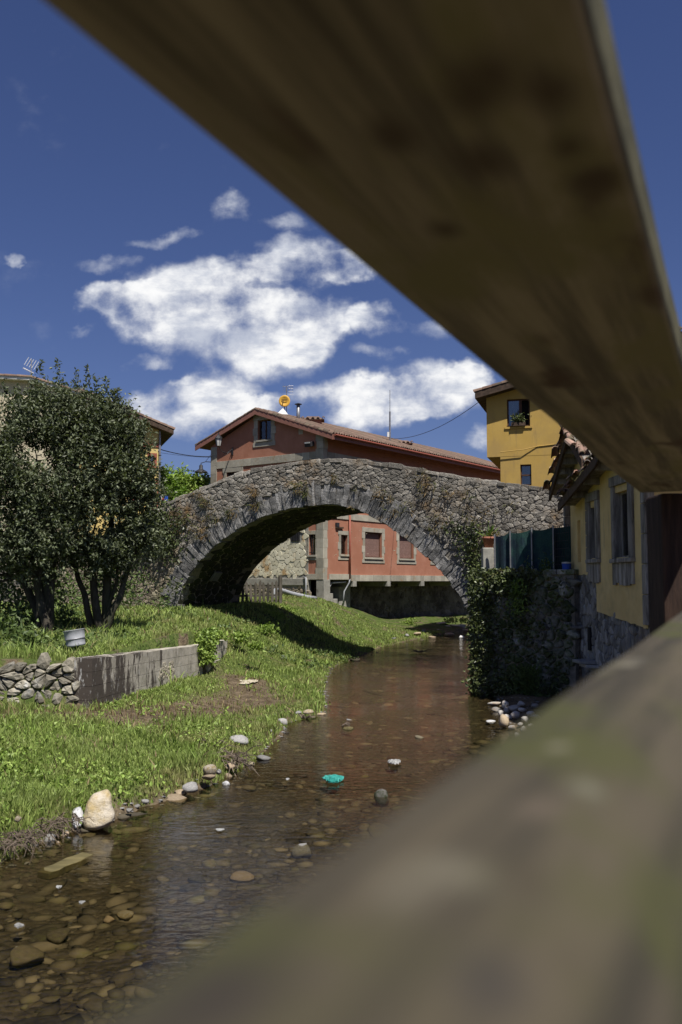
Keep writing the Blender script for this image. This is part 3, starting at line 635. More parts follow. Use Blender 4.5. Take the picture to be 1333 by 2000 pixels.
# ------------------------------------------------------------------ window builder
def window(W, parent, s0, s1, z0, z1, m_frame='brown_frame', kind='pane', sill=True, surround=None, bars=False, depth=.16, mull=1, surround_w=.16, curtain=False):
    mb = MB(); f = .055
    W.box(mb, s0, s1, z0, z0+f, -depth-.03, -depth+.03); W.box(mb, s0, s1, z1-f, z1, -depth-.03, -depth+.03)
    W.box(mb, s0, s0+f, z0+f, z1-f, -depth-.03, -depth+.03); W.box(mb, s1-f, s1, z0+f, z1-f, -depth-.03, -depth+.03)
    for k in range(mull):
        c = s0+(s1-s0)*(k+1)/(mull+1); W.box(mb, c-f*.6, c+f*.6, z0+f, z1-f, -depth-.028, -depth+.035)
    w = mb.build('window', m_frame, parent)
    if kind == 'shutter':
        k = int((z1-z0-2*f)/.048); mb = MB()
        for i in range(k):
            a = z0+f+(z1-z0-2*f)*i/k; W.box(mb, s0+f, s1-f, a+.004, a+(z1-z0-2*f)/k-.004, -depth-.012, -depth+.012)
        mb.build('roller_shutter', 'shutter', w)
    else:
        for k in range(mull+1):
            a = s0+(s1-s0)*k/(mull+1)+f; b_ = s0+(s1-s0)*(k+1)/(mull+1)-f
            W.one('pane', 'glass', w, a, b_, z0+f, z1-f, -depth-.006, -depth+.006)
            if curtain: W.one('curtain', 'curtain', w, a, b_, z0+f, z1-f, -depth-.06, -depth-.05)
    if sill: W.one('sill', 'dressed_stone', w, s0-.08, s1+.08, z0-.10, z0-.002, -.1, .09, bevel=.01)
    if surround:
        sw = surround_w; z = z0-.12; i = 0
        W.one('surround_stone', surround, w, s0-sw-.06, s1+sw+.06, z0-.12-sw*.9, z0-.122, -.05, .035, bevel=.008)
        W.one('surround_stone', surround, w, s0-sw-.06, s1+sw+.06, z1+.002, z1+sw*1.2, -.05, .035, bevel=.008)
        n = max(3, int((z1-z0+.12)/.34)); hh = (z1-z0+.12)/n
        for i in range(n):
            ex = .08 if i % 2 else 0
            W.one('surround_stone', surround, w, s0-sw-ex, s0-.002, z0-.12+i*hh+.004, z0-.12+(i+1)*hh-.004, -.05, .03, bevel=.008)
            W.one('surround_stone', surround, w, s1+.002, s1+sw+ex, z0-.12+i*hh+.004, z0-.12+(i+1)*hh-.004, -.05, .03, bevel=.008)
    if bars:
        n = int((s1-s0)/.11)
        for i in range(1, n):
            mb = MB(); a = s0+(s1-s0)*i/n; mb.tube([W.P(a, z0, -.02), W.P(a, z1, -.02)], .011, 6); mb.build('bar', 'black_metal', w)
        mb = MB(); W.box(mb, s0, s1, z0+.12, z0+.15, -.03, -.01); W.box(mb, s0, s1, z1-.15, z1-.12, -.03, -.01); mb.build('bar', 'black_metal', w)
    return w

# ------------------------------------------------------------------ red house behind the bridge
C0 = (-0.89, 46.0)
RS = Wall(C0, (.595, .804))                       # long side, facing right and the viewer
GW = 7.8
gp = Vector((C0[0], C0[1], 0)) + Vector((-.804, .595, 0))*GW
RG = Wall((gp.x, gp.y), (.804, -.595))            # gable: s runs from the left corner (0) to the shared corner (GW)
red = thing('red_house', 'terracotta red house with stone trimmed windows beyond the bridge', 'house', Vector((*C0, 1.3)))
RL = 24.0
pk_s, pk_z = RG.uv(507, 806); ev_z = RG.uv(632, 848)[1]; ev_l = RG.uv(385, 868)[1]
def gtop(s): return ev_z+.05 + (pk_z-ev_z-.1)*max(0, 1-abs(s-pk_s)/(pk_s+.05 if s < pk_s else GW-pk_s+.05))
def rect(W, x0, y0, x1, y1):
    a = W.uv(x0, y1); b = W.uv(x1, y0); c = W.uv(x0, y0); d = W.uv(x1, y1)
    return (a[0], b[0], (a[1]+d[1])/2, (b[1]+c[1])/2)
g_attic = rect(RG, 504, 820, 530, 859); g_low = rect(RG, 443, 922, 468, 945)
g_b1 = rect(RG, 604, 1044, 617, 1084); g_b2 = rect(RG, 570, 1036, 587, 1057)
zb_band = RS.uv(640, 1132)[1]; zt_band = RS.uv(640, 1121)[1]
s_w = [rect(RS, 666, 1045, 679, 1083), rect(RS, 713, 1040, 746, 1089), rect(RS, 780, 1048, 808, 1091), rect(RS, 845, 1052, 868, 1093)]
s_w = [(a, b, s_w[1][2], s_w[1][3]) if i else (a, b, c, d) for i, (a, b, c, d) in enumerate(s_w)]
s_w.append((s_w[3][0]+2.6, s_w[3][0]+3.8, s_w[1][2], s_w[1][3]))
mb = MB(); RG.panel(mb, 0, GW, zb_band, 12, [g_attic, g_low, g_b1, g_b2], gtop, step=.3)
mb.build('gable_wall', 'red_stucco', red)
mb = MB(); RS.panel(mb, 0, RL, zb_band, ev_z, s_w); mb.build('side_wall', 'red_stucco', red)
BKp = RG.P(0, 0, -RL); bk = MB()
bk.add([RG.P(0, 0, 0), RG.P(0, 0, -RL), RG.P(0, ev_z, -RL), RG.P(0, ev_z, 0)], [(0,1,2,3)])
bk.add([RG.P(0, 0, -RL), RG.P(GW, 0, -RL), RG.P(GW, ev_z, -RL), RG.P(pk_s, pk_z-.1, -RL), RG.P(0, ev_z, -RL)], [(0,1,2,3,4)]); bk.build('rear_wall', 'red_stucco', red)
for h in (g_attic, g_low, g_b1, g_b2): RG.one('dark_interior', 'dark_room', red, h[0]-.25, h[1]+.25, h[2]-.25, h[3]+.25, -.9, -.42)
for h in s_w: RS.one('dark_interior', 'dark_room', red, h[0]-.25, h[1]+.25, h[2]-.25, h[3]+.25, -.9, -.42)
window(RG, red, *g_attic, surround='dressed_stone', mull=1, curtain=True, surround_w=.26)
window(RG, red, *g_low, surround='dressed_stone', bars=True, surround_w=.22)
window(RG, red, *g_b1, surround='dressed_stone', bars=True, mull=0); window(RG, red, *g_b2, bars=True, mull=0, sill=False)
window(RS, red, *s_w[0], surround='dressed_stone', mull=0, curtain=True, surround_w=.18)
for h in s_w[1:]: window(RS, red, *h, kind='shutter', mull=0, surround='dressed_stone', surround_w=.2)
# bands of dressed stone, piece by piece
def band(W, s0, s1, z0, z1, parent, L=.7, d=.045):
    a = s0
    while a < s1-.05:
        w = min(random.uniform(.6, 1.25)*L, s1-a); W.one('band_stone', 'dressed_stone', parent, a+.004, a+w-.004, z0, z1, -.05, d*random.uniform(.85, 1.1), bevel=.006); a += w
zg0, zg1 = RG.uv(625, 896)[1], RG.uv(625, 881)[1]
band(RG, .42, GW-.40, zg0, zg1, red); band(RS, .34, RL, zg0-.02, zg1-.02, red)
zh0, zh1 = RS.uv(700, 1017)[1], RS.uv(700, 1005)[1]; band(RS, .34, 14, zh0, zh1, red); band(RG, GW-1.1, GW-.40, zh0, zh1, red)
band(RS, .45, 2.3, zb_band, zt_band, red, d=.07); band(RS, 2.3, 17, zb_band-.08, zt_band-.04, red, .45, .10)
band(RG, GW-1.1, GW-.40, zb_band, zt_band, red, .4)
z = zb_band; i = 0
while z < ev_z-.05:                               # corner quoins: an L of two faces
    h = min(random.uniform(.35, .6), ev_z-z); w = .40 if i % 2 else .46; w2 = .34 if i % 2 else .30
    mb = MB(); RG.box(mb, GW-w, GW+.03, z+.004, z+h-.004, -.05, .04); o = mb.build('quoin_stone', 'dressed_stone', red, bevel=.006)
    mb = MB(); RS.box(mb, .0401, w2, z+.004, z+h-.004, -.05, .04); mb.build('quoin_stone', 'dressed_stone', red, bevel=.006); z += h; i += 1
z = zb_band+1.5
while z < ev_z-.1:
    h = random.uniform(.4, .65); RG.one('quoin_stone', 'dressed_stone', red, -.03, .42, z+.004, min(z+h, ev_z)-.004, -.05, .04, bevel=.006); z += h
# roof with overhanging eaves, boards and tiles
ov = .85; ovg = .30
def roof_z(s): return pk_z+.12-(abs(s-pk_s))*((pk_z-ev_z-.05)/(GW-pk_s))
mb = MB()
for (a, b_) in ((-ov-.1, pk_s), (pk_s, GW+ov)):
    for dd0, dd1, lift, th in ((ovg, -RL-.5, 0, .10),):
        za, zb_ = roof_z(a)+lift, roof_z(b_)+lift
        mb.hexa([RG.P(a,za-th,dd0), RG.P(b_,zb_-th,dd0), RG.P(b_,zb_-th,dd1), RG.P(a,za-th,dd1), RG.P(a,za,dd0), RG.P(b_,zb_,dd0), RG.P(b_,zb_,dd1), RG.P(a,za,dd1)])
roof = mb.build('roof', 'red_fascia', red)
for (a, b_) in ((-ov-.1, pk_s), (pk_s, GW+ov)):
    mb = MB(); za, zb_ = roof_z(a), roof_z(b_)
    mb.hexa([RG.P(a,za-.26,ovg+.05), RG.P(b_,zb_-.26,ovg+.05), RG.P(b_,zb_-.26,ovg+.002), RG.P(a,za-.26,ovg+.002), RG.P(a,za+.02,ovg+.05), RG.P(b_,zb_+.02,ovg+.05), RG.P(b_,zb_+.02,ovg+.002), RG.P(a,za+.02,ovg+.002)])
    mb.build('barge_board', 'red_fascia', roof)
ze = roof_z(GW+ov)
mb = MB(); mb.hexa([RG.P(GW+ov+.002,ze-.25,ovg), RG.P(GW+ov+.05,ze-.25,ovg), RG.P(GW+ov+.05,ze-.25,-RL), RG.P(GW+ov+.002,ze-.25,-RL), RG.P(GW+ov+.002,ze+.02,ovg), RG.P(GW+ov+.05,ze+.02,ovg), RG.P(GW+ov+.05,ze+.02,-RL), RG.P(GW+ov+.002,ze+.02,-RL)])
mb.build('fascia', 'red_fascia', roof)
mb = MB(); mb.tube([RG.P(GW+ov+.12, ze-.03, ovg), RG.P(GW+ov+.12, ze-.07, -RL)], .055, 8); mb.build('gutter', 'drain_red', roof)
for k in range(int(RL/1.6)):                      # rafter tails under the long eave
    d = -.4-k*1.6; mb = MB(); mb.hexa([RG.P(GW+.02,ev_z-.12,d), RG.P(GW+ov-.03,ze-.20,d), RG.P(GW+ov-.03,ze-.20,d-.10), RG.P(GW+.02,ev_z-.12,d-.10), RG.P(GW+.02,ev_z+.12,d), RG.P(GW+ov-.03,ze-.101,d), RG.P(GW+ov-.03,ze-.101,d-.10), RG.P(GW+.02,ev_z+.12,d-.10)])
    mb.build('rafter_tail', 'red_fascia', roof)
def half_tile(p, ax, up, L, r, th=.02, n=6):
    """barrel tile: half tube from p along ax, bulging towards up"""
    ax = ax.normalized(); side = ax.cross(up).normalized(); upv = side.cross(ax); V = []; Fc = []
    for e, k in ((0, 1.0), (L, .85)):
        for rr in (r*k, (r-th)*k):
            for i in range(n+1):
                t = math.pi*i/n; V.append(p+ax*e+side*math.cos(t)*rr+upv*math.sin(t)*rr)
    m_ = n+1
    for i in range(n):
        Fc += [(i, i+1, 2*m_+i+1, 2*m_+i), (m_+i, 3*m_+i, 3*m_+i+1, m_+i+1), (i, m_+i, m_+i+1, i+1), (2*m_+i, 2*m_+i+1, 3*m_+i+1, 3*m_+i)]
    return V, Fc
for sgn, a, b_ in ((1, -ov-.1, pk_s), (-1, GW+ov, pk_s)):
    n = 17; A = RG.P(a, roof_z(a)+.02, ovg-.03); B = RG.P(b_, roof_z(b_)+.02, ovg-.03); ax = (B-A)
    for k in range(n):
        q = A+ax*(k/n); V, Fc = half_tile(q+Vector((0,0,random.uniform(0, .02))), ax, Vector((0,0,1)), ax.length/n*1.12, .11); mb = MB(); mb.add(V, Fc); mb.build('verge_tile', 'roof_tile', roof)
mb = MB(); up = Vector((0,0,1))
for k in range(int(RL/.21)):
    d = ovg-.14-k*.21; A = RG.P(GW+ov+.10, ze+.02, d); B = RG.P(pk_s, roof_z(pk_s)+.02, d)
    V, Fc = half_tile(A, (B-A), up, .55, .095, n=5); mb.add(V, Fc)
    for j in range(1, 5): pass
o = mb.build('eave_tiles', 'roof_tile', roof); o['kind'] = 'stuff'
mb = MB()
for k in range(int(RL/.42)):                      # the field of the roof, course by course, coarse
    d = ovg-.16-k*.42
    for sg, a in ((1, GW+ov-.4), (-1, -ov+.3)):
        A = RG.P(a, roof_z(a)+.03, d); B = RG.P(pk_s, roof_z(pk_s)+.03, d); V, Fc = half_tile(A, (B-A), up, (B-A).length, .13, n=4); mb.add(V, Fc)
o = mb.build('roof_tiles', 'roof_tile', roof); o['kind'] = 'stuff'
# crawl space under the projecting floor
mb = MB(); RS.box(mb, .35, RL, zb_band-.02, zb_band+.05, -1.9, -.03); mb.build('floor_slab', 'concrete', red)
for k, px in enumerate((690, 757, 823, 884)):
    a = RS.uv(px, 1140)[0]; zz = zb_band-.36; mb = MB(); RS.box(mb, a-.16, a+.16, zz, zb_band-.085, -1.9, .12); mb.build('floor_beam', 'concrete', red, bevel=.01)
gz = H1(C0[0], C0[1])
RG.one('corner_pillar', 'concrete', red, GW-.42, GW+.08, gz-.3, zb_band-.003, -.48, .02, bevel=.015)
UW = Wall(RS.P(0, 0, -1.55).to_2d(), (.595, .804))
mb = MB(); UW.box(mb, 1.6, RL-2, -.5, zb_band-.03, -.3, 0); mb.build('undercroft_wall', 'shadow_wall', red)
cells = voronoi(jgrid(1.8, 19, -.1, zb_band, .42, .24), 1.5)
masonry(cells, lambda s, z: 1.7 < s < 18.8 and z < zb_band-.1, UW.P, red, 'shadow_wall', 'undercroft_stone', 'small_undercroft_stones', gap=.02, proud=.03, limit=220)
mb = MB(); RS.box(mb, 2.0, 3.0, -.2, zb_band-.36, -1.4, -.5); mb.build('buttress', 'concrete', red, bevel=.02)
mb = MB(); RS.box(mb, 2.1, 3.3, -.2, gz-.75, -1.3, -.15); mb.build('buttress_foot', 'concrete', red, bevel=.02)
for k in range(3): RS.one('concrete_step', 'concrete', red, .45+k*.38, .9+k*.38, gz-.9, gz+.28-.28*k, -.6, -.05, bevel=.02)
mb = MB(); a = RS.uv(681, 1000)[0]; mb.tube([RS.P(a, 6.0, .09), RS.P(a, zb_band+.05, .09)], .055, 8); mb.build('downpipe', 'drain_red', red, True)
mb = MB(); a2 = RS.uv(673, 1150)[0]; mb.tube([RS.P(a, zb_band+.02, .09), RS.P(a, zb_band-.15, .05), RS.P(a-.3, zb_band-.6, -.05), RS.P(a-.35, zb_band-1.35, -.1)], .035, 8); mb.build('drain_pipe', 'pvc', red, True)
mb = MB(); mb.tube([RS.P(a-.2, zb_band-.12, -.05), RS.P(a-1.3, zb_band-.16, -.1), RS.P(a-1.8, zb_band-.8, -.2)], .045, 8); mb.build('drain_pipe', 'pvc', red, True)
# stone-clad lower gable with its plinth
cs0 = RG.uv(430, 1100)[0]; cs1 = RG.uv(603, 1100)[0]; cz0 = RG.uv(550, 1130)[1]; cz1 = zh0
RG.one('clad_wall', 'concrete', red, cs0, cs1, gz-.6, cz1, -.2, .03)
cells = voronoi(jgrid(cs0, cs1, cz0, cz1, .27, .27, .46), 1.05)
b2 = g_b2
masonry(cells, lambda s, z: cs0+.1 < s < cs1-.12 and cz0+.08 < z < cz1-.1 and not (b2[0]-.1 < s < b2[1]+.1 and b2[2]-.1 < z < b2[3]+.1), lambda s, z, d: RG.P(s, z, d+.03), red, 'cladding', 'cladding_stone', 'small_cladding', gap=.012, proud=.03, flat=True, limit=300, back=-.02)
mb = MB(); RG.box(mb, b2[0], b2[1], b2[2], b2[3], .031, .075); mb.build('vent_opening', 'dark_room', red)
for i in range(5):
    mb = MB(); a = b2[0]+(b2[1]-b2[0])*(i+.5)/5; mb.tube([RG.P(a, b2[2], .09), RG.P(a, b2[3], .09)], .012, 6); mb.build('bar', 'black_metal', red)
mb = MB(); RG.box(mb, cs0, cs1, cz0-.35, cz0, 0, .10); mb.build('plinth', 'concrete', red, bevel=.02)
cells = voronoi(jgrid(cs0, cs1, gz-.3, cz0-.35, .20, .14), 1.4)
masonry(cells, lambda s, z: z < cz0-.4, lambda s, z, d: RG.P(s, z, d+.03), red, 'rubble_warm', 'base_stone', 'small_base_stones', gap=.02, proud=.05, limit=80)
# vent, peeling nicks
RG.one('vent_grille', 'dressed_stone', red, *[RG.uv(584, 850)[0], RG.uv(592, 850)[0]], RG.uv(588, 839)[1]-.25, RG.uv(588, 831)[1], -.02, .012)
for k in range(34):
    a = random.uniform(.6, 6.8); z = random.uniform(s_w[1][2]-.7, s_w[1][3]+.5)
    if any(h[0]-.35 < a < h[1]+.35 for h in s_w): a = random.choice([.9, 1.15, 3.55, 3.75, 2.25])+random.uniform(-.15, .15)
    RS.one('plaster_chip', 'sandy', red, a, a+random.uniform(.03, .10), z, z+random.uniform(.015, .04), -.01, .006)
RS.one('wall_box', 'black_metal', red, *[RS.uv(655, 1030)[0], RS.uv(660, 1030)[0]], RS.uv(657, 1029)[1], RS.uv(657, 1021)[1], 0, .12)
RS.one('wall_spout', 'dark_wood', red, *[RS.uv(655, 1030)[0], RS.uv(669, 1030)[0]], RS.uv(660, 1032)[1], RS.uv(660, 1029)[1], 0, .10)
# red roof chimneys
def chimney(px, py, Y, w, h, label):
    c = at_y(px, py, Y); t = thing('chimney', label, 'chimney', c-Vector((0,0,h)))
    mb = MB(); mb.box(c.x-w/2, c.x+w/2, c.y-w*.4, c.y+w*.4, c.z-h, c.z); mb.build('stack', 'red_stucco', t)
    mb = MB(); mb.hexa([Vector((c.x+a*w*.66, c.y+b_*w*.55, c.z+.002)) for a, b_ in ((-1,-1),(1,-1),(1,1),(-1,1))]+[Vector((c.x+a*w*.30, c.y+b_*w*.2, c.z+.22)) for a, b_ in ((-1,-1),(1,-1),(1,1),(-1,1))]); mb.build('cap', 'roof_tile', t)
    for i in range(5):
        x = c.x-w*.6+i*w*.3; V, Fc = half_tile(Vector((x, c.y-w*.55, c.z+.03)), Vector((0, 1, .3)), up, w*.6, .09); m2 = MB(); m2.add(V, Fc); m2.build('cap_tile', 'roof_tile', t)
chimney(612, 822, 50.5, .95, .9, 'wide red chimney with a tiled cap behind the gable peak'); chimney(788, 868, 55.5, .85, .9, 'red chimney with tiled cap on the long roof beside the mast')
c = at_y(583, 812, 49.5); t = thing('flue_pipe', 'thin steel flue pipe with a flat hat on the red house roof', 'flue', c)
mb = MB(); mb.tube([c-Vector((0,0,.5)), c+Vector((0,0,.60))], .10, 12); mb.build('pipe', 'grey_metal', t, True); mb = MB(); mb.lathe(c+Vector((0,0,.64)), [(.0,.07),(.2,.0),(.2,-.02),(0,-.01)], 14); mb.build('hat', 'black_metal', t); mb = MB(); mb.tube([c+Vector((0,0,.58)), c+Vector((0,0,.66))], .05, 8); mb.build('neck', 'black_metal', t)
# dish and aerial
c = at_y(556, 808, 49.5); t = thing('satellite_dish', 'yellow satellite dish on a short mast above the gable', 'satellite dish', c)
dc = at_y(556, 783, 49.4); r = 11.0/F*49.4
mb = MB(); V = []; n = 24
for j, (rr, dy) in enumerate(((0, .09), (.35, .075), (.7, .04), (1, 0), (1.03, .03))):
    for k in range(n): V.append(dc+Vector((math.cos(2*math.pi*k/n)*r*rr, dy, math.sin(2*math.pi*k/n)*r*rr*1.05)))
Fc = [(j*n+k, j*n+(k+1) % n, (j+1)*n+(k+1) % n, (j+1)*n+k) for j in range(4) for k in range(n)]; mb.add(V, Fc); mb.build('dish', 'dish_yellow', t, True)
mb = MB(); mb.tube([dc+Vector((-.12,-.02,-r*.9)), dc+Vector((-.05,-.35,-.12)), dc+Vector((-.05,-.33,.0))], .022, 6); mb.build('feed_arm', 'black_metal', t)
for k in range(7): mb = MB(); x = -.155+k*.045; mb.box(dc.x+x, dc.x+x+.032, dc.y+.005, dc.y+.02, dc.z+.02, dc.z+.09); mb.build('printed_mark', 'mark', t)
mb = MB(); mb.tube([c-Vector((0,0,.5)), dc+Vector((.0,.14,.05))], .03, 8); mb.build('mast', 'grey_metal', t)
t = thing('tv_aerial', 'television aerial with crossed rods standing over the yellow dish', 'aerial', c+Vector((.18,.2,0)))
ac = at_y(561, 760, 49.6); mb = MB(); mb.tube([Vector((ac.x-.02, ac.y, c.z-.4)), ac+Vector((-.02,0,.15))], .022, 6); mb.build('mast', 'grey_metal', t)
mb = MB(); mb.tube([ac+Vector((-.25,0,.15)), ac+Vector((.3,.3,.17))], .012, 5); mb.build('boom', 'grey_metal', t)
for k in range(6): mb = MB(); q = ac+Vector((-.2+k*.1, k*.05, .15)); mb.tube([q+Vector((0,0,-.28-.02*(k % 2))), q+Vector((0,0,.1))], .008, 5); mb.build('rod', 'grey_metal', t)
for k in range(4): mb = MB(); q = ac+Vector((.08, 0, -.28+k*.16)); mb.tube([q, q+Vector((.26,.05,.0))], .008, 5); mb.build('rod', 'grey_metal', t)
q = at_y(553, 802, 49.2); mb = MB(); mb.hexa([q+Vector(v) for v in ((-.3,-.2,-.2),(.3,-.2,-.25),(.3,.2,-.25),(-.3,.2,-.2),(-.02,-.02,.12),(.02,-.02,.12),(.02,.02,.12),(-.02,.02,.12))]); o = mb.build('roof_cowl', 'white_paint'); tag(o, 'small white pointed cowl on the ridge under the yellow dish', 'cowl')
# radio mast on the long roof
b0 = at_y(762, 862, 54); t0 = at_y(762, 762, 54); tm = thing('radio_mast', 'thin whip mast standing on the long red roof', 'mast', b0)
mb = MB(); mb.tube([b0, b0+(t0-b0)*.58], .05, 8); mb.build('pole', 'grey_metal', tm); mb = MB(); mb.tube([b0+(t0-b0)*.58, t0], .018, 6); mb.build('whip', 'grey_metal', tm)
mb = MB(); mb.box(b0.x-.16, b0.x-.04, b0.y-.08, b0.y+.08, b0.z+.25, b0.z+.55); mb.build('box', 'white_paint', tm)
# wall lantern
ls, lz = RG.uv(455, 885); t = thing('wall_lantern', 'black wall lantern with white glass on a scrolled bracket', 'lantern', RG.P(ls, lz, .05))
mb = MB(); RG.box(mb, ls-.05, ls+.05, lz-.12, lz+.30, .0, .05); mb.build('wall_plate', 'black_metal', t)
lh = RG.P(ls-.15, lz+.28, .95); mb = MB(); mb.tube([RG.P(ls, lz+.2, .04), RG.P(ls-.04, lz-.02, .4), RG.P(ls-.1, lz+.02, .75), lh], .022, 6); mb.build('bracket', 'black_metal', t)
mb = MB(); pts = [RG.P(ls-.02*k/4, lz-.05+.10*math.sin(k*1.3), .05+.13*k) for k in range(6)]; mb.tube(pts, .014, 5); mb.build('scroll', 'black_metal', t)
mb = MB(); mb.lathe(lh, [(.0,.0),(.10,.02),(.17,.42),(.0,.42)], 6); mb.build('glass_body', 'white_plastic', t); mb = MB(); mb.lathe(lh+Vector((0,0,.42)), [(.22,0),(.13,.12),(.05,.20),(.03,.30),(0,.31)], 6); mb.build('cap', 'black_metal', t)
for k in range(6):
    th = 2*math.pi*k/6; mb = MB(); mb.tube([lh+Vector((math.cos(th)*.105, math.sin(th)*.105, .0)), lh+Vector((math.cos(th)*.18, math.sin(th)*.18, .43))], .012, 5); mb.build('glazing_bar', 'black_metal', t)
# floodlight
fs, fz = RG.uv(610, 868); t = thing('floodlight', 'black floodlight fixed near the corner above the stone band', 'floodlight', RG.P(fs, fz, .1))
mb = MB(); mb.hexa([RG.P(fs-.2,fz-.18,.35), RG.P(fs+.2,fz-.18,.35), RG.P(fs+.2,fz-.10,.06), RG.P(fs-.2,fz-.10,.06), RG.P(fs-.2,fz+.08,.40), RG.P(fs+.2,fz+.08,.40), RG.P(fs+.2,fz+.14,.08), RG.P(fs-.2,fz+.14,.08)]); mb.build('housing', 'black_metal', t, bevel=.02)
mb = MB(); mb.hexa([RG.P(fs-.17,fz-.0,.402), RG.P(fs+.17,fz-.0,.402), RG.P(fs+.17,fz+.0,.38), RG.P(fs-.17,fz-.0,.38), RG.P(fs-.17,fz+.07,.412), RG.P(fs+.17,fz+.07,.412), RG.P(fs+.17,fz+.07,.40), RG.P(fs-.17,fz+.07,.40)]); mb.build('lens', 'white_plastic', t)
# hanging street lamp left of the house corner
wl, wz = RG.uv(412, 908); t = thing('street_lamp', 'grey bell shaped street lamp on an arm left of the red gable', 'street lamp', RG.P(0, wz, .05))
lc = at_y(393, 918, RG.P(0, 0, .4).y); mb = MB(); mb.tube([RG.P(0, wz+.15, .02), RG.P(-.3, wz+.18, .15), lc+Vector((0, 0, .38)), lc+Vector((0, 0, .28))], .022, 6); mb.build('arm', 'black_metal', t)
mb = MB(); mb.tube([RG.P(0, wz+.6, .02), RG.P(-.32, wz+.19, .15)], .012, 5); mb.build('stay', 'black_metal', t)
mb = MB(); mb.lathe(lc, [(.37,-.13),(.34,-.08),(.15,.02),(.10,.08),(.10,.24),(.05,.30),(0,.31)], 18); mb.build('shade', 'black_metal', t, True); mb = MB(); mb.lathe(lc, [(.12,-.06),(.12,-.16),(.06,-.22),(0,-.22)], 10); mb.build('bulb_glass', 'white_plastic', t, True)

# ------------------------------------------------------------------ picket fence, pipe under the bridge
def pipe_thing(name, label, cat, pts, r, m, n=10):
    mb = MB(); mb.tube(pts, r, n); o = mb.build(name, m, None, True); return tag(o, label, cat)
FA = at_y(440, 1192, 36.6); FB = at_y(540, 1190, 37.6); ft = thing('picket_fence', 'weathered low picket fence in the shade beyond the arch', 'fence', FA)
FW = Wall((FA.x, FA.y), ((FB-FA).x, (FB-FA).y)); FL = (FB-FA).to_2d().length; g0 = H1(FA.x, FA.y); g1 = H1(FB.x, FB.y)
for k in range(13):
    a = FL*k/12.0; zg = g0+(g1-g0)*k/12; hh = .82 if k % 4 else .92; w = .052; mb = MB(); dz = random.uniform(-.04, .04); tl = random.uniform(-.03, .03)
    f = [(a-w, zg-.1), (a+w, zg-.1), (a+w+tl, zg+hh-.08+dz), (a+tl, zg+hh+dz), (a-w+tl, zg+hh-.08+dz)]
    mb.add([FW.P(x, z, .02) for x, z in f]+[FW.P(x, z, 0) for x, z in f], [(0,1,2,3,4), (9,8,7,6,5)]+[(i, i+5, (i+1) % 5+5, (i+1) % 5) for i in range(5)]); mb.build('picket', 'fence_wood', ft)
for q in (.25, .58):
    mb = MB(); mb.hexa([FW.P(-.1,g0+q,-.045), FW.P(FL+.1,g1+q,-.045), FW.P(FL+.1,g1+q,-.003), FW.P(-.1,g0+q,-.003), FW.P(-.1,g0+q+.08,-.045), FW.P(FL+.1,g1+q+.08,-.045), FW.P(FL+.1,g1+q+.08,-.003), FW.P(-.1,g0+q+.08,-.003)]); mb.build('rail', 'fence_wood', ft)
mb = MB(); FW.box(mb, FL+.12, FL+.24, g1-.2, g1+1.1, -.08, .04); mb.build('post', 'fence_wood', ft)
pipe_thing('waste_pipe', 'fat grey waste pipe sloping from the fence end to the house', 'pipe', [at_y(538,1158,39.5)-Vector((0,0,.5)), at_y(538,1152,39.5), at_y(541,1151,39.6), at_y(570,1160,41), at_y(600,1167,42.6), at_y(616,1169,43.5)], .11, 'pvc', 12)
pipe_thing('vent_pipe', 'thin upright grey pipe left of the concrete corner pillar', 'pipe', [RG.P(GW-.95, gz-.1, .18), RG.P(GW-.95, zb_band+.1, .18), RG.P(GW-1.15, zb_band+.12, .1)], .035, 'pvc')

# ------------------------------------------------------------------ mustard house on the right
YY = 40.0; YH = Wall(at_y(953, 1000, YY).to_2d(), (1, -.30))
yh = thing('mustard_house', 'tall mustard yellow house with jettied upper floor behind the bridge', 'house', YH.P(3, 2.7, -2))
jz = YH.uv(953, 893)[1]; yt = YH.uv(953, 772)[1]; s2 = YH.uv(978, 920)[0]
yw1 = rect(YH, 991, 779, 1035, 833); yw2 = rect(YH, 1017, 907, 1038, 948)
def ytop(s): return yt+.06+max(0, s)*.24
mb = MB(); YH.panel(mb, 0, 9, jz, 99, [yw1], lambda s: min(ytop(s), ytop(4.5)-max(0, s-4.5)*.24), step=.5, depth=.2)
mb.add([YH.P(0,jz), YH.P(0,jz,-7), YH.P(0,yt,-7), YH.P(0,yt)], [(0,1,2,3)]); mb.add([YH.P(0,jz), YH.P(9,jz), YH.P(9,jz,-7), YH.P(0,jz,-7)], [(0,1,2,3)]); mb.add([YH.P(9,0), YH.P(9,0,-7), YH.P(9,yt,-7), YH.P(9,yt)], [(0,1,2,3)]); mb.build('upper_wall', 'mustard', yh)
mb = MB(); YH2 = Wall(YH.P(0, 0, -.006).to_2d(), (1, -.30)); YH2.panel(mb, s2, 9, 2, jz-.003, [yw2], depth=.2); mb.add([YH2.P(s2,0), YH2.P(s2,0,-7), YH2.P(s2,jz,-7), YH2.P(s2,jz)], [(0,1,2,3)]); mb.build('lower_wall', 'mustard', yh)
YH.one('dark_interior', 'dark_room', yh, yw1[0]-.2, yw1[1]+.2, yw1[2]-.2, yw1[3]+.2, -.9, -.4); YH2.one('dark_interior', 'dark_room', yh, yw2[0]-.2, yw2[1]+.2, yw2[2]-.2, yw2[3]+.2, -.9, -.4)
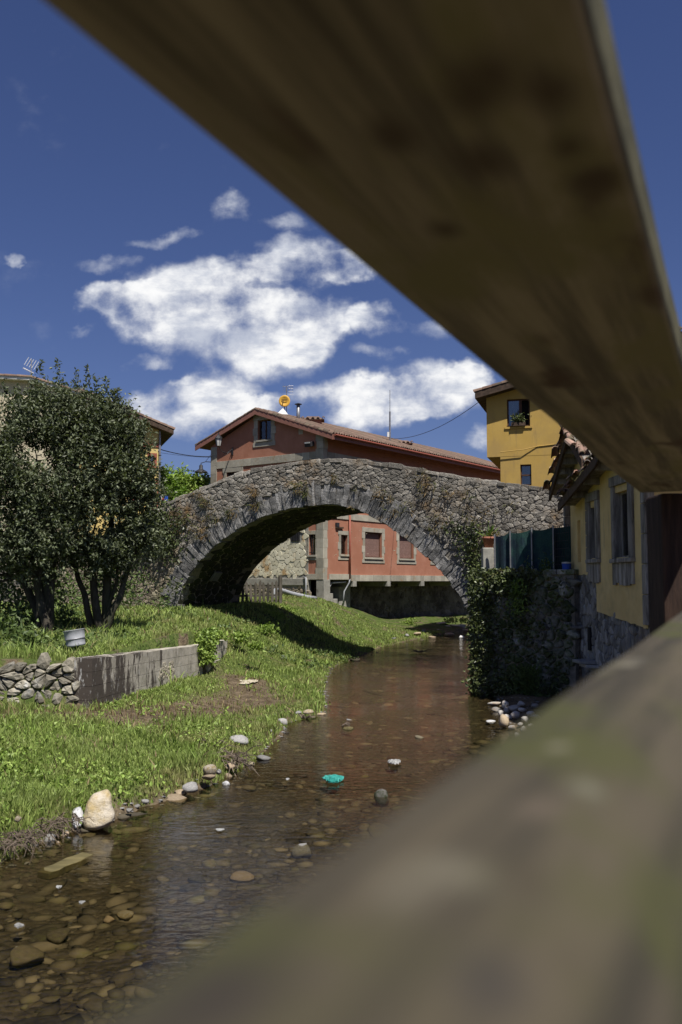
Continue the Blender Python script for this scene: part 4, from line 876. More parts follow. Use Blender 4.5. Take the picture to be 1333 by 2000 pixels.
# upper window: left sash closed with curtain, right half open and dark
f = .06; mb = MB(); w = yw1; cm = w[0]+(w[1]-w[0])*.58
for bx in ((w[0], w[1], w[2], w[2]+f), (w[0], w[1], w[3]-f, w[3]), (w[0], w[0]+f, w[2]+f, w[3]-f), (w[1]-f, w[1], w[2]+f, w[3]-f), (cm-f, cm+f, w[2]+f, w[3]-f)): YH.box(mb, *bx, -.16, -.09)
wn = mb.build('window', 'brown_frame', yh); YH.one('pane', 'glass', wn, w[0]+f, cm-f, w[2]+f, w[3]-f, -.125, -.115); YH.one('curtain', 'curtain', wn, w[0]+f, cm-f, w[2]+f, w[3]-f, -.17, -.165)
YH.one('sill', 'mustard', wn, w[0]-.1, w[1]+.1, w[2]-.09, w[2]-.003, -.1, .05)
window(YH2, yh, *yw2, mull=0, curtain=True, sill=False); YH2.one('glazing_bar', 'brown_frame', yh, yw2[0]+.05, yw2[1]-.05, (yw2[2]+yw2[3])/2-.03, (yw2[2]+yw2[3])/2+.03, -.15, -.10)
# roof verge
mb = MB(); sl = .24; a0 = -.42
mb.hexa([YH.P(a0, yt-.17+a0*sl+.05, .55), YH.P(4.5, yt+4.5*sl-.12, .55), YH.P(4.5, yt+4.5*sl-.12, -7.4), YH.P(a0, yt-.17+a0*sl+.05, -7.4), YH.P(a0, yt+a0*sl+.16, .55), YH.P(4.5, yt+4.5*sl+.2, .55), YH.P(4.5, yt+4.5*sl+.2, -7.4), YH.P(a0, yt+a0*sl+.16, -7.4)])
mb.hexa([YH.P(4.5, yt+4.5*sl-.12, .55), YH.P(9.5, yt-.1, .55), YH.P(9.5, yt-.1, -7.4), YH.P(4.5, yt+4.5*sl-.12, -7.4), YH.P(4.5, yt+4.5*sl+.2, .55), YH.P(9.5, yt+.2, .55), YH.P(9.5, yt+.2, -7.4), YH.P(4.5, yt+4.5*sl+.2, -7.4)])
yr = mb.build('roof', 'dark_wood', yh); axv = (YH.P(4.5, yt+4.5*sl, 0)-YH.P(a0, yt+a0*sl, 0)).normalized()
for k in range(12):
    V, Fc = half_tile(YH.P(a0-.06, yt+a0*sl+.17, .46)+axv*(k*.42), axv, up, .48, .13); m2 = MB(); m2.add(V, Fc); m2.build('verge_tile', 'roof_tile', yr)
for j in range(1, 24):
    m2 = MB(); V, Fc = half_tile(YH.P(a0-.06, yt+a0*sl+.18, .46-j*.31), axv, up, .9, .13); m2.add(V, Fc); m2.build('eave_tile', 'roof_tile', yr)
mb = MB(); bz = YH.uv(1095, 873)[1]; YH.box(mb, YH.uv(1083, 873)[0], YH.uv(1140, 873)[0], bz-.12, bz+.12, -.11, .06); mb.build('timber_beam', 'dark_wood', yh)
mb = MB(); mb.tube([YH2.P(s2+.02, YH.uv(978, 884)[1], .15), YH2.P(s2+1, YH.uv(1000, 880)[1], .15), YH.P(YH.uv(1050, 872)[0], YH.uv(1050, 872)[1], .02), YH.P(YH.uv(1083, 868)[0], YH.uv(1083, 868)[1], .02)], .02, 5); mb.build('wall_cable', 'mustard', yh)
# flower box
c = YH.P((w[0]+w[1])/2, w[2], .02); t = thing('window_box', 'dark planter with a leafy geranium on the upper mustard window sill', 'planter', c)
mb = MB(); YH.box(mb, (w[0]+w[1])/2-.3, (w[0]+w[1])/2+.3, w[2]+.0, w[2]+.16, -.06, .14); mb.build('trough', 'dark_wood', t, bevel=.01)
C = np.array([YH.P((w[0]+w[1])/2+random.gauss(.02, .15), w[2]+.2+abs(random.gauss(0, .2)), random.uniform(0, .15)) for _ in range(120)]); V, T = leaves_arr(C, sph(120), np.full(120, .12), np.full(120, .08)); np_mesh('foliage', V, T, 'ivy', t)

# ------------------------------------------------------------------ houses behind the tree on the left
def left_house(name, label, p0, e, L, D, z0, zt, mwall, ridge, x0ov, m_roof='roof_tile', slope=.42, back_slope=None, windows=(), eav=.5):
    W = Wall(p0, e); t = thing(name, label, 'house', W.P(L/2, z0, -D/2)); mb = MB()
    T = lambda s: zt(s)
    W.panel(mb, 0, L, z0, 99, windows, T, step=.4, depth=.15)
    for s in (0, L): mb.add([W.P(s, z0), W.P(s, z0, -D), W.P(s, zt(s), -D), W.P(s, zt(s))], [(0,1,2,3)])
    mb.build('wall', mwall, t); return W, t
LB = Wall(at_y(308, 1000, 44).to_2d(), (1, .34))    # s = 0 at the right-hand corner
def lz(px, py): return LB.uv(px, py)
e1 = lz(308, 838); r1 = lz(180, 790)
yl = thing('yellow_house', 'pale yellow house with red window frames behind the left tree', 'house', LB.P(-3, 1.6, -3))
l_w = [rect(LB, 293, 890, 302, 915), rect(LB, 293, 962, 304, 990), rect(LB, 262, 962, 272, 990)]
mb = MB(); sx = lz(140, 900)[0]; slp = (r1[1]-e1[1])/(e1[0]-r1[0]); zt = lambda s: e1[1]+.1+max(0, -s)*slp
LB.panel(mb, sx, 0, 1.2, 99, l_w, zt, step=.4, depth=.15); mb.add([LB.P(0,1), LB.P(0,1,-6), LB.P(0,zt(0),-6), LB.P(0,zt(0))], [(0,1,2,3)]); mb.build('wall', 'yellow_stucco', yl)
for h in l_w: LB.one('dark_interior', 'dark_room', yl, h[0]-.15, h[1]+.15, h[2]-.2, h[3]+.2, -.8, -.35)
for h in l_w:
    wn = window(LB, yl, *h, mull=0, sill=False, m_frame='drain_red')
    for bx in ((h[0]-.12, h[0]-.002, h[2]-.12, h[3]+.12), (h[1]+.002, h[1]+.12, h[2]-.12, h[3]+.12), (h[0]-.0, h[1]+.0, h[3]+.002, h[3]+.12), (h[0], h[1], h[2]-.12, h[2]-.002)): LB.one('trim', 'drain_red', wn, *bx, -.02, .03)
zz = lz(300, 942)[1]; LB.one('string_course', 'drain_red', yl, sx, .02, zz-.12, zz+.12, -.02, .05)
zz = lz(300, 870)[1]; LB.one('string_course', 'drain_red', yl, sx, .02, zz-.08, zz+.08, -.02, .05)
mb = MB(); a1 = .65; za = e1[1]-.05-.65*slp; zb2 = e1[1]+.15-sx*slp
mb.hexa([LB.P(sx, zb2-.1, .5), LB.P(a1, za-.02, .5), LB.P(a1, za-.02, -6.4), LB.P(sx, zb2-.1, -6.4), LB.P(sx, zb2+.12, .5), LB.P(a1, za+.2, .5), LB.P(a1, za+.2, -6.4), LB.P(sx, zb2+.12, -6.4)])
lr = mb.build('roof', 'dark_wood', yl); ax = (LB.P(sx, zb2, 0)-LB.P(a1, za, 0)).normalized()
n = int((LB.P(sx, zb2, 0)-LB.P(a1, za, 0)).length/.4)
for k in range(n):
    V, Fc = half_tile(LB.P(a1+.05, za+.2, .42)+ax*(k*.4), ax, up, .46, .12); m2 = MB(); m2.add(V, Fc); m2.build('verge_tile', 'roof_tile', lr)
mb = MB(); mb.tube([LB.P(.06, 1.5, .06), LB.P(.06, e1[1]-.1, .06)], .05, 8); mb.build('downpipe', 'grey_metal', yl)
# cream house further left
CB = Wall(at_y(150, 1000, 40).to_2d(), (1, .25)); ch = thing('cream_house', 'cream gabled house with red tile edge behind the left tree', 'house', CB.P(-4, 1.6, -3))
pz = CB.uv(60, 745)[1]; ez = CB.uv(150, 778)[1]; ps = CB.uv(60, 745)[0]; p2 = CB.uv(-40, 745)[0]
def czt(s): return (pz if p2 <= s <= ps else (ez+(pz-ez)*(s/ps) if s > ps else pz-(p2-s)*.35))
cwn = [rect(CB, 82, 764, 92, 775), rect(CB, 8, 762, 16, 770)]
mb = MB(); CB.panel(mb, -9, 0, 1.2, 99, cwn, czt, step=.2, depth=.15); mb.add([CB.P(0,1), CB.P(0,1,-3), CB.P(0,ez,-3), CB.P(0,ez)], [(0,1,2,3)]); mb.build('wall', 'cream_stucco', ch)
for h in cwn: CB.one('window', 'dark_room', ch, h[0], h[1], h[2], h[3], -.12, -.08)
mb = MB()
for (a, b_) in ((-9, p2), (p2, ps), (ps, .3)):
    za, zb3 = czt(a), czt(min(b_, 0))
    mb.hexa([CB.P(a,za,.35), CB.P(b_,zb3,.35), CB.P(b_,zb3,-3), CB.P(a,za,-3), CB.P(a,za+.12,.35), CB.P(b_,zb3+.12,.35), CB.P(b_,zb3+.12,-3), CB.P(a,za+.12,-3)])
cr = mb.build('roof', 'white_paint', ch)
for (a, b_) in ((-9, p2), (p2, ps), (ps, .3)):
    A = CB.P(a, czt(a)+.12, .32); B = CB.P(b_, czt(min(b_, 0))+.12, .32); n = max(1, int((B-A).length/.42))
    for k in range(n): V, Fc = half_tile(A+(B-A)*(k/n), (B-A), up, (B-A).length/n*1.1, .10); m2 = MB(); m2.add(V, Fc); m2.build('verge_tile', 'roof_tile', cr)
c = at_y(61, 742, 40); t = thing('roof_aerial', 'television aerial with slanting rods on the cream house', 'aerial', c); tp = at_y(62, 702, 40)
mb = MB(); mb.tube([c-Vector((0,0,.3)), tp], .025, 6); mb.build('mast', 'grey_metal', t)
mb = MB(); mb.tube([tp+Vector((-.35,0,-.38)), tp+Vector((.12,0,-.62))], .02, 5); mb.build('boom', 'grey_metal', t)
for k in range(5): mb = MB(); q = tp+Vector((-.22+k*.11, 0, -.05-.05*k)); mb.tube([q+Vector((-.1,0,-.2)), q+Vector((.1,.0,.15))], .012, 5); mb.build('rod', 'white_paint', t)
for k in range(6): mb = MB(); q = tp+Vector((-.35+k*.08, 0, -.38-k*.045)); mb.tube([q+Vector((0,-.1,-.07)), q+Vector((0,.1,.07))], .01, 5); mb.build('rod', 'grey_metal', t)
# cables and washing line
def cable(name, label, A, B, sag, r=.012):
    pts = [A.lerp(B, k/14)-Vector((0,0,sag*4*(k/14)*(1-k/14))) for k in range(15)]; pipe_thing(name, label, 'cable', pts, r, 'black_metal', 5)
cable('overhead_cable', 'thick black cable from the yellow house to the red gable corner', LB.P(.0, lz(308, 877)[1], .08), RG.P(.1, RG.uv(414, 892)[1], .06), .12, .022)
cable('overhead_cable', 'thin lower cable left of the red gable corner', LB.P(.0, lz(308, 884)[1], .08), RG.P(.1, RG.uv(414, 894)[1], .06), .05, .008)
cable('overhead_cable', 'thin cable from the whip mast up to the mustard house', at_y(764, 857, 54), YH.P(0, YH.uv(950, 775)[1], .1), .5, .014)
A, B = LB.P(.0, lz(308, 968)[1], .08), at_y(352, 969, 36); cable('washing_line', 'white washing line low beside the bridge ramp', A, B, .03, .008)
for k, (t_, m_) in enumerate(((.08,'blue_plastic'),(.16,'blue_plastic'),(.22,'curtain'),(.30,'red_cloth'),(.42,'blue_plastic'))):
    q = A.lerp(B, t_); mb = MB(); mb.box(q.x-.08, q.x+.08, q.y-.01, q.y+.01, q.z-.22, q.z-.01); o = mb.build('washing', m_); tag(o, ('first','second','third','fourth','last')[k]+' small '+{'blue_plastic':'blue','curtain':'white','red_cloth':'red'}[m_]+' cloth on the washing line by the yellow house', 'cloth')
# small house far right whose roof edge shows past the handrail
RH = at_y(1326, 632, 30); rh = thing('grey_roofed_house', 'dark tiled roof corner showing at the right edge of the picture', 'house', (RH.x+3, 34, 2.7))
mb = MB(); mb.box(RH.x+.5, RH.x+7, 30.6, 37, 2.5, RH.z-.4); mb.build('wall', 'cream_stucco', rh)
mb = MB(); mb.hexa([(RH.x,30,RH.z-.42),(RH.x+7.4,30,RH.z-.42),(RH.x+7.4,37.5,RH.z-.42),(RH.x,37.5,RH.z-.42),(RH.x,30,RH.z-.28),(RH.x+7.4,30,RH.z-.28),(RH.x+5,34,RH.z+1.2),(RH.x+3,34,RH.z+1.2)]); hr = mb.build('roof', 'dark_wood', rh)
for k in range(10): V, Fc = half_tile(Vector((RH.x+.12+k*.25, 29.95, RH.z-.26)), Vector((.25, 1, .35)), up, 1.2, .10); m2 = MB(); m2.add(V, Fc); m2.build('eave_tile', 'grey_tile', hr)

# ------------------------------------------------------------------ river wall, terrace and sheds on the right
IW = Wall((3.30, 21.8), (1.62, -2.3)); IL = 2.81; TZ = 2.78
iw = thing('river_wall', 'tall rubble retaining wall hung with ivy on the right bank', 'wall', IW.P(1.4, 0, -.2))
mb = MB(); IW.box(mb, 0, IL, -.5, TZ-.02, -.45, -.0); mb.build('wall_core', 'mortar', iw)
mb = MB(); W2 = Wall((4.35, 28.2), (-1.05, -6.4)); W2.box(mb, 0, 6.47, -.5, TZ-.02, -.45, -.02); mb.build('return_wall', 'mortar', iw)
cells = voronoi(jgrid(-.05, IL+.1, -.1, TZ, .26, .19), 1.35)
masonry(cells, lambda s, z: z < TZ-.06 and -.05 < s < IL, IW.P, iw, 'river_rubble', 'stone', 'small_stones', gap=.022, proud=.06, limit=260)
s = -.05
while s < IL: w = random.uniform(.25, .5); IW.one('cap_stone', 'river_rubble', iw, s+.01, s+w-.01, TZ-.04, TZ+.05+random.uniform(0, .02), -.45, random.uniform(.01, .07), bevel=.015); s += w
XS = 5.07; SW = Wall((XS, 20.0), (0, -1))      # s = 20 - y
def sy(px): return SW.uv(px, 1100)[0]
sw = thing('slate_wall', 'grey wall of thin stacked slates under the yellow sheds', 'wall', (XS+.2, 17, 0))
def slate_top(s): return TZ+.0 if s < sy(1168) else (SW.uv(1175, 1190)[1]-.06*(s-sy(1168)))
mb = MB()
a = -.4
while a < 6.4: b_ = a+.2; SW.box(mb, a, b_, -.5, slate_top((a+b_)/2)-.02, -.4, -.015); a = b_
mb.build('wall_core', 'mortar', sw)
cells = voronoi(jgrid(-.2, 6.4, 0, TZ+.1, .15, .22, .46), .75)
masonry(cells, lambda s, z: z < slate_top(s)-.04, SW.P, sw, 'slate', 'slate', 'small_slates', gap=.006, proud=.026, limit=300, vis=lambda s, z: z > .3)
for (px, py, w) in ((1128, 1213, .75), (1160, 1288, .7)):
    s, z = SW.uv(px, py)
    for k in range(2):
        mb = MB(); a0 = s-w/2+k*.12; dd = .34-.1*k; q = [(a0, .0), (a0+w, .0), (a0+w*.9, dd), (a0+.1, dd*1.1)]
        mb.hexa([SW.P(x, z-.07*(k+1), d) for x, d in q]+[SW.P(x, z-.07*k-.01, d) for x, d in q]); mb.build('projecting_slab', 'slate', sw, bevel=.012)
# black blocks standing in for the shade of niches beside the slabs
for (px, y0, y1) in ((1112, 1150, 1205), (1155, 1225, 1270)):
    s, z = SW.uv(px, y0); z1 = SW.uv(px, y1)[1]; SW.one('niche_shade', 'dark_room', sw, s-.09, s+.09, z1, z, -.05, .055)
# terrace net fence
nf = thing('net_fence', 'dark green netting fence on thin posts above the ivy wall', 'fence', IW.P(1, TZ, -.1))
def NP(px, py, Y): return at_y(px, py, Y)
np_ = [(966, 1046, 21.5), (996, 1040, 21.2), (1038, 1034, 20.8), (1080, 1029, 20.3)]
for (a, b_) in zip(np_, np_[1:]):
    n = 7; V = []; Fc = []
    for k in range(n+1):
        t_ = k/n; px = a[0]+(b_[0]-a[0])*t_; py = a[1]+(b_[1]-a[1])*t_+4*math.sin(t_*math.pi); Y = a[2]+(b_[2]-a[2])*t_
        top = at_y(px, py, Y); wv = .02*math.sin(t_*9)
        for q in (0, .5, 1): V.append(Vector((top.x, top.y+wv*(1+q), top.z+(TZ+.03-top.z)*q)))
        for q in (0, .5, 1): V.append(Vector((top.x, top.y+wv*(1+q)+.012, top.z+(TZ+.03-top.z)*q)))
    for k in range(n):
        for q in range(2): i = k*6+q; Fc += [(i, i+1, i+7, i+6), (i+3, i+9, i+10, i+4)]
    mb = MB(); mb.add(V, Fc); mb.build('net_panel', 'net_green', nf)
for (px, py, Y) in np_: q = at_y(px, py-3, Y); mb = MB(); mb.tube([Vector((q.x, q.y-.03, TZ-.1)), Vector((q.x, q.y-.03, q.z))], .018, 6); mb.build('post', 'grey_metal', nf)
q0, q1 = at_y(1080, 1029, 20.3), at_y(1110, 1024, 19.9)
for k in range(7): mb = MB(); z = TZ+.02+(q0.z-TZ-.02)*k/6; mb.tube([Vector((q0.x, q0.y-.03, z)), Vector((q1.x, q1.y-.03, z+(q1.z-q0.z)*k/6))], .006, 5); mb.build('wire', 'black_metal', nf)
for k in range(8): mb = MB(); q = q0.lerp(q1, k/7); mb.tube([Vector((q.x, q.y-.03, TZ)), Vector((q.x, q.y-.03, q.z))], .006, 5); mb.build('wire', 'black_metal', nf)
mb = MB(); mb.add([Vector((q0.x, q0.y+.25, TZ)), Vector((q1.x+.2, q1.y+.2, TZ)), Vector((q1.x+.2, q1.y+.2, q1.z-.02)), Vector((q0.x, q0.y+.25, q0.z-.02)), Vector((q0.x, q0.y+.27, TZ)), Vector((q1.x+.2, q1.y+.22, TZ)), Vector((q1.x+.2, q1.y+.22, q1.z-.02)), Vector((q0.x, q0.y+.27, q0.z-.02))], [(0,1,2,3),(7,6,5,4),(3,2,6,7)]); mb.build('net_panel', 'net_green', nf)
c = at_y(1107, 1106, 19.95); t = thing('blue_crate', 'blue plastic container at the end of the green netting', 'container', (c.x, c.y, TZ))
mb = MB(); mb.lathe((c.x, c.y, TZ+.0), [(.0,.0),(.085,.0),(.10,.20),(.0,.20)], 14); mb.build('tub', 'blue_plastic', t); mb = MB(); mb.lathe((c.x, c.y, TZ+.201), [(.105,0),(.105,.03),(.0,.035)], 14); mb.build('lid', 'white_plastic', t)
# pillar and flower pot
c = at_y(953, 1118, 21.9); t = tag(thing('pillar', 'short grey pillar at the wall end under the flower pot', 'pillar', (c.x, c.y, TZ)), None); mb = MB()
mb.box(c.x-.13, c.x+.13, c.y-.13, c.y+.13, TZ-.3, at_y(953, 1070, 21.9).z); mb.build('shaft', 'concrete', t, bevel=.02)
pz_ = at_y(953, 1070, 21.9).z; t = thing('flower_pot', 'terracotta pot with a spiky plant on the short pillar', 'flower pot', (c.x+.02, c.y, pz_))
mb = MB(); mb.lathe((c.x+.03, c.y, pz_), [(.0,.0),(.10,.0),(.135,.20),(.155,.20),(.155,.26),(.135,.26),(.12,.2),(0,.2)], 16); mb.build('pot', 'terracotta', t, True)
C = np.array([(c.x+.03+random.gauss(0, .03), c.y+random.gauss(0, .03), pz_+.2) for _ in range(26)]); D = np.stack([RNG.normal(0, .45, 26), RNG.normal(0, .45, 26), np.full(26, 1.0)], 1)
V, T = leaves_arr(C, D, RNG.uniform(.2, .45, 26), np.full(26, .035)); np_mesh('spiky_leaves', V, T, 'leaf_bright', t)
C = np.array([(c.x+.10+random.gauss(0, .08), c.y+random.gauss(0, .08), pz_+.28+random.uniform(0, .12)) for _ in range(60)]); V, T = leaves_arr(C, sph(60), np.full(60, .08), np.full(60, .04)); np_mesh('dry_leaves', V, T, 'dry_plant', t)
# sheds
def shed(label, sA, sB, z0, rake, holes, n_tiles=10, over=.42, name='yellow_shed'):
    """rake: list of (s, z) of the roof line of the river-facing gable"""
    t = thing(name, label, 'shed', SW.P((sA+sB)/2, z0(sA), -1)); T = lambda s: float(np.interp(s, [p[0] for p in rake], [p[1] for p in rake]))
    ss = np.linspace(sA, sB, 24); mb = MB()
    SWp = SW; base = min(z0(s) for s in (sA, sB))
    zs = sorted({h[2] for h in holes} | {h[3] for h in holes} | {base-.3, 99}); 
    SWp = Wall((XS-.04, 20.0), (0, -1)); SWp.panel(mb, sA, sB, base-.3, 99, holes, T, step=.12, depth=.17, bot=lambda s: z0(s)-.05+.03*noise.noise(Vector((s*4, 0, 0))))
    mb2 = MB(); 
    for s, sg in ((sA, 1), (sB, -1)): mb.add([SW.P(s, base-.3), SW.P(s, base-.3, -2.6), SW.P(s, T(s), -2.6), SW.P(s, T(s))], [(0,1,2,3)])
    mb.build('wall', 'shed_yellow', t)
    for h in holes: SW.one('dark_interior', 'dark_room', t, h[0]-.1, h[1]+.1, h[2]-.1, h[3]+.1, -.7, -.30)
    rf = None
    for (a, b_) in zip(rake, rake[1:]):
        mb = MB(); mb.hexa([SW.P(a[0],a[1]-.005,over-.05), SW.P(b_[0],b_[1]-.005,over-.05), SW.P(b_[0],b_[1]-.005,-2.8), SW.P(a[0],a[1]-.005,-2.8), SW.P(a[0],a[1]+.05,over-.05), SW.P(b_[0],b_[1]+.05,over-.05), SW.P(b_[0],b_[1]+.05,-2.8), SW.P(a[0],a[1]+.05,-2.8)])
        if rf is None: rf = mb.build('roof', 'weathered_wood', t)
        else: mb.build('roof_slope', 'weathered_wood', rf)
        mb = MB(); mb.hexa([SW.P(a[0],a[1]-.13,over), SW.P(b_[0],b_[1]-.13,over), SW.P(b_[0],b_[1]-.13,over-.048), SW.P(a[0],a[1]-.13,over-.048), SW.P(a[0],a[1]+.05,over), SW.P(b_[0],b_[1]+.05,over), SW.P(b_[0],b_[1]+.05,over-.048), SW.P(a[0],a[1]+.05,over-.048)]); mb.build('barge_board', 'dark_wood', rf)
        A, B = SW.P(a[0],a[1]+.06,over), SW.P(b_[0],b_[1]+.06,over); L = (B-A).length; n = max(2, int(L/.17))
        for k in range(n):
            for j in range(3):
                q = A.lerp(B, (k+.3*random.random())/n)+SW.n*(-.18*j+random.uniform(-.05, .07))+Vector((0,0,random.uniform(0, .07)+.03*j))
                V, Fc = half_tile(q, (B-A).normalized()*(1 if B.z > A.z else -1)+Vector((random.uniform(-.2,.2), 0, random.uniform(-.12,.2))), up, random.uniform(.16, .32), random.uniform(.06, .09)); m2 = MB(); m2.add(V, Fc); m2.build('roof_tile', 'old_tile', rf)
    for k in range(5):
        a = sA+.1+(sB-sA-.2)*k/4; mb = MB(); SW.box(mb, a-.04, a+.04, T(a)-.13, T(a)-.008, -.1, over-.06); mb.build('rafter', 'weathered_wood', rf)
    return t
def srect(x0, y0, x1, y1):
    a, b_ = sy(x0), sy(x1); zt = (SW.uv(x0, y0)[1]+SW.uv(x1, y0)[1])/2; zb = (SW.uv(x0, y1)[1]+SW.uv(x1, y1)[1])/2; return (a, b_, zb, zt)
rk1 = [(SW.uv(1113, 0)[0]-.75, 2.6+1.55), (sy(1140)+.15, 2.6+3.05), (sy(1140)+1.0, 2.6+2.4)]
rk1 = [(-.55, 4.52), (1.15, 5.62), (2.3, 4.9)]
h1 = srect(1133, 1016, 1139, 1098)
sh1 = shed('farther small yellow shed with steep broken tile roof over the river', -.15, sy(1152), lambda s: TZ, rk1, [h1])
h2 = srect(1160, 990, 1172, 1090); h3 = srect(1209, 958, 1238, 1088)
rk2 = [(sy(1130)+.0, 4.22), (sy(1210), 4.82), (sy(1262), 5.4), (8, 4.9)]
sh2 = shed('nearer yellow shed with grey timber framed windows beside the fence post', sy(1152)+.003, sy(1268), slate_top, rk2, [h2, h3])
for (h, par_) in ((h2, sh2), (h3, sh2)):
    mb = MB(); ww = .16
    SW.box(mb, h[0]-ww, h[0]+.005, h[2]-.02, h[3]+.12, -.08, .085); wn = mb.build('window', 'weathered_wood', par_, bevel=.012)
    SW.one('jamb', 'weathered_wood', wn, h[1]-.005, h[1]+ww*1.4, h[2]-.02, h[3]+.12, -.08, .09, bevel=.012); SW.one('lintel', 'weathered_wood', wn, h[0]-ww-.05, h[1]+ww*1.4, h[3]+.122, h[3]+.30, -.08, .10, bevel=.012)
    SW.one('sill', 'weathered_wood', wn, h[0]-ww, h[1]+ww*1.5, h[2]-.10, h[2]-.022, -.08, .13, bevel=.012)
    for k in range(6):
        a = h[0]-ww+(h[1]-h[0]+ww*2.2)*k/6; SW.one('apron_board', 'weathered_wood', wn, a+.005, a+(h[1]-h[0]+ww*2.2)/6-.005, h[2]-.46-random.uniform(0, .05), h[2]-.102, -.02, .078, bevel=.006)
    SW.one('pane', 'glass', wn, h[0]+.03, h[1]-.03, h[2]+.03, h[3]-.03, -.09, -.08)
    mb = MB(); 
    for bx in ((h[0]+.005, h[0]+.035, h[2], h[3]), (h[1]-.035, h[1]-.006, h[2], h[3]), (h[0]+.036, h[1]-.036, h[3]-.03, h[3]), (h[0]+.036, h[1]-.036, h[2], h[2]+.03)): SW.box(mb, *bx, -.11, -.06)
    mb.build('sash', 'weathered_wood', wn)
SW.one('curtain', 'concrete', sh2, h3[0]+.05, h3[1]-.05, h3[2]+.05, h3[3]-.05, -.2, -.18)
for px, a, b_ in ((1112, -.15, -.02), (1152, 0, .14), (1262, 0, .22)):
    s = sy(px); zt_ = 4.3 if px < 1200 else 4.9
    n = 6
    for k in range(n): SW.one('post_stone', 'weathered_wood', sh2 if px > 1120 else sh1, s+a, s+b_+random.uniform(-.02, .02), slate_top(s)+(zt_-slate_top(s))*k/n, slate_top(s)+(zt_-slate_top(s))*(k+1)/n-.01, -.1, .075, bevel=.01)
a = h1; SW.one('shutter', 'shed_yellow', sh1, a[0]+.01, a[1]-.01, a[2]+.01, a[3]-.01, -.10, -.06)

# ------------------------------------------------------------------ left bank walls
CWa = Vector((-4.23, 15.8, 0)); CWb = Vector((-3.3, 22.2, 0)); CW = Wall((CWa.x, CWa.y), ((CWb-CWa).x, (CWb-CWa).y)); CL = (CWb-CWa).length
cw = thing('concrete_wall', 'stained board marked concrete retaining wall on the left bank', 'wall', CW.P(CL/2, .5, -.2))
mcw = bpy.data.materials.new('stained_concrete'); mcw.use_nodes = True; t = mcw.node_tree; t.nodes.clear(); N = NB(t)
ge = N.n('ShaderNodeNewGeometry'); mp = N.n('ShaderNodeMapping'); mp.inputs['Scale'].default_value = (3.0, 3.0, .75); N.l(ge.outputs['Position'], mp.inputs[0])
na = N.n('ShaderNodeTexNoise', Scale=1.6, Detail=8, Roughness=.72); N.l(mp.outputs[0], na.inputs['Vector'])
nb = N.n('ShaderNodeTexNoise', Scale=3, Detail=8, Roughness=.7); N.l(ge.outputs['Position'], nb.inputs['Vector'])
sx_ = N.n('ShaderNodeSeparateXYZ'); N.l(ge.outputs['Position'], sx_.inputs[0])
col = N.mix(N.sm(nb.outputs[0], .35, .65), (.30,.275,.22), (.48,.44,.37))
col = N.mix(N.sm(N.m('ADD', na.outputs[0], N.m('MULTIPLY', N.m('SUBTRACT', sx_.outputs[1], 19.3), -.045)), .545, .60), col, (.06,.047,.037))
nw_ = N.n('ShaderNodeTexNoise', Scale=5, Detail=5, Roughness=.7); N.l(mp.outputs[0], nw_.inputs['Vector'])
col = N.mix(N.sm(nw_.outputs[0], .60, .66), col, (.42,.41,.39))
p = N.n('ShaderNodeBsdfPrincipled', Roughness=.92); N.l(col, p.inputs['Base Color']); bp = N.n('ShaderNodeBump', Strength=.9, Distance=.02); N.l(nb.outputs[0], bp.inputs['Height']); N.l(bp.outputs[0], p.inputs['Normal'])
o = N.n('ShaderNodeOutputMaterial'); N.l(p.outputs[0], o.inputs[0]); MATS['stained_concrete'] = mcw
z0a, z1a = .40, 1.30; z1b = 1.10
hb = 5; sg = [0, 3.3, CL]
for i in range(len(sg)-1):                       # casting boards show as separate bands
    for k in range(hb):
        mb = MB(); a, b_ = sg[i]+.002, sg[i+1]-.002
        zA = lambda s, q: (.10+(z1a+(z1b-z1a)*s/CL-.10)*q)
        lo, hi = k/hb, (k+1)/hb; d1 = random.uniform(-.004, .004); n = 10; V = []
        for j in range(n+1):
            s = a+(b_-a)*j/n
            V += [CW.P(s, zA(s, lo)+.003, d1), CW.P(s, zA(s, hi)-(.003 if k < hb-1 else random.uniform(0, .03)), d1), CW.P(s, zA(s, hi)-.003, -.32), CW.P(s, zA(s, lo)+.003, -.32)]
        Fc = []
        for j in range(n): b4 = j*4; Fc += [(b4, b4+4, b4+5, b4+1), (b4+1, b4+5, b4+6, b4+2), (b4+3, b4+2, b4+6, b4+7), (b4, b4+3, b4+7, b4+4)]
        Fc += [(0,1,2,3), (n*4, n*4+3, n*4+2, n*4+1)]
        mb.add(V, Fc); mb.build('cast_band', 'stained_concrete', cw)
# broken pocket with pale aggregate
cells = voronoi(jgrid(3.1, 4.6, .45, 1.0, .09, .08), 1.1)
masonry(cells, lambda s, z: ((s-3.9)/.75)**2+((z-.62)/.30)**2 < .5+1.1*noise.noise(Vector((s*3, z*3, 0))), CW.P, cw, 'aggregate', 'aggregate', 'exposed_aggregate', gap=.006, proud=.010, limit=0)
c2 = Wall(at_z(411, 1300, .55).to_2d(), ((at_z(445, 1284, .62)-at_z(411, 1300, .55)).x, (at_z(445, 1284, .62)-at_z(411, 1300, .55)).y)); L2 = (at_z(445, 1284, .62)-at_z(411, 1300, .55)).to_2d().length
cw2 = thing('broken_wall', 'short broken stub of concrete wall past the hanging creeper', 'wall', c2.P(L2/2, .5, -.1))
for k in range(4): c2.one('cast_band', 'stained_concrete', cw2, -.2, L2*(.95+.04*(k % 2)), .2+k*.22, .2+(k+1)*.22-.005, -.3, random.uniform(-.01, .01), bevel=.01)
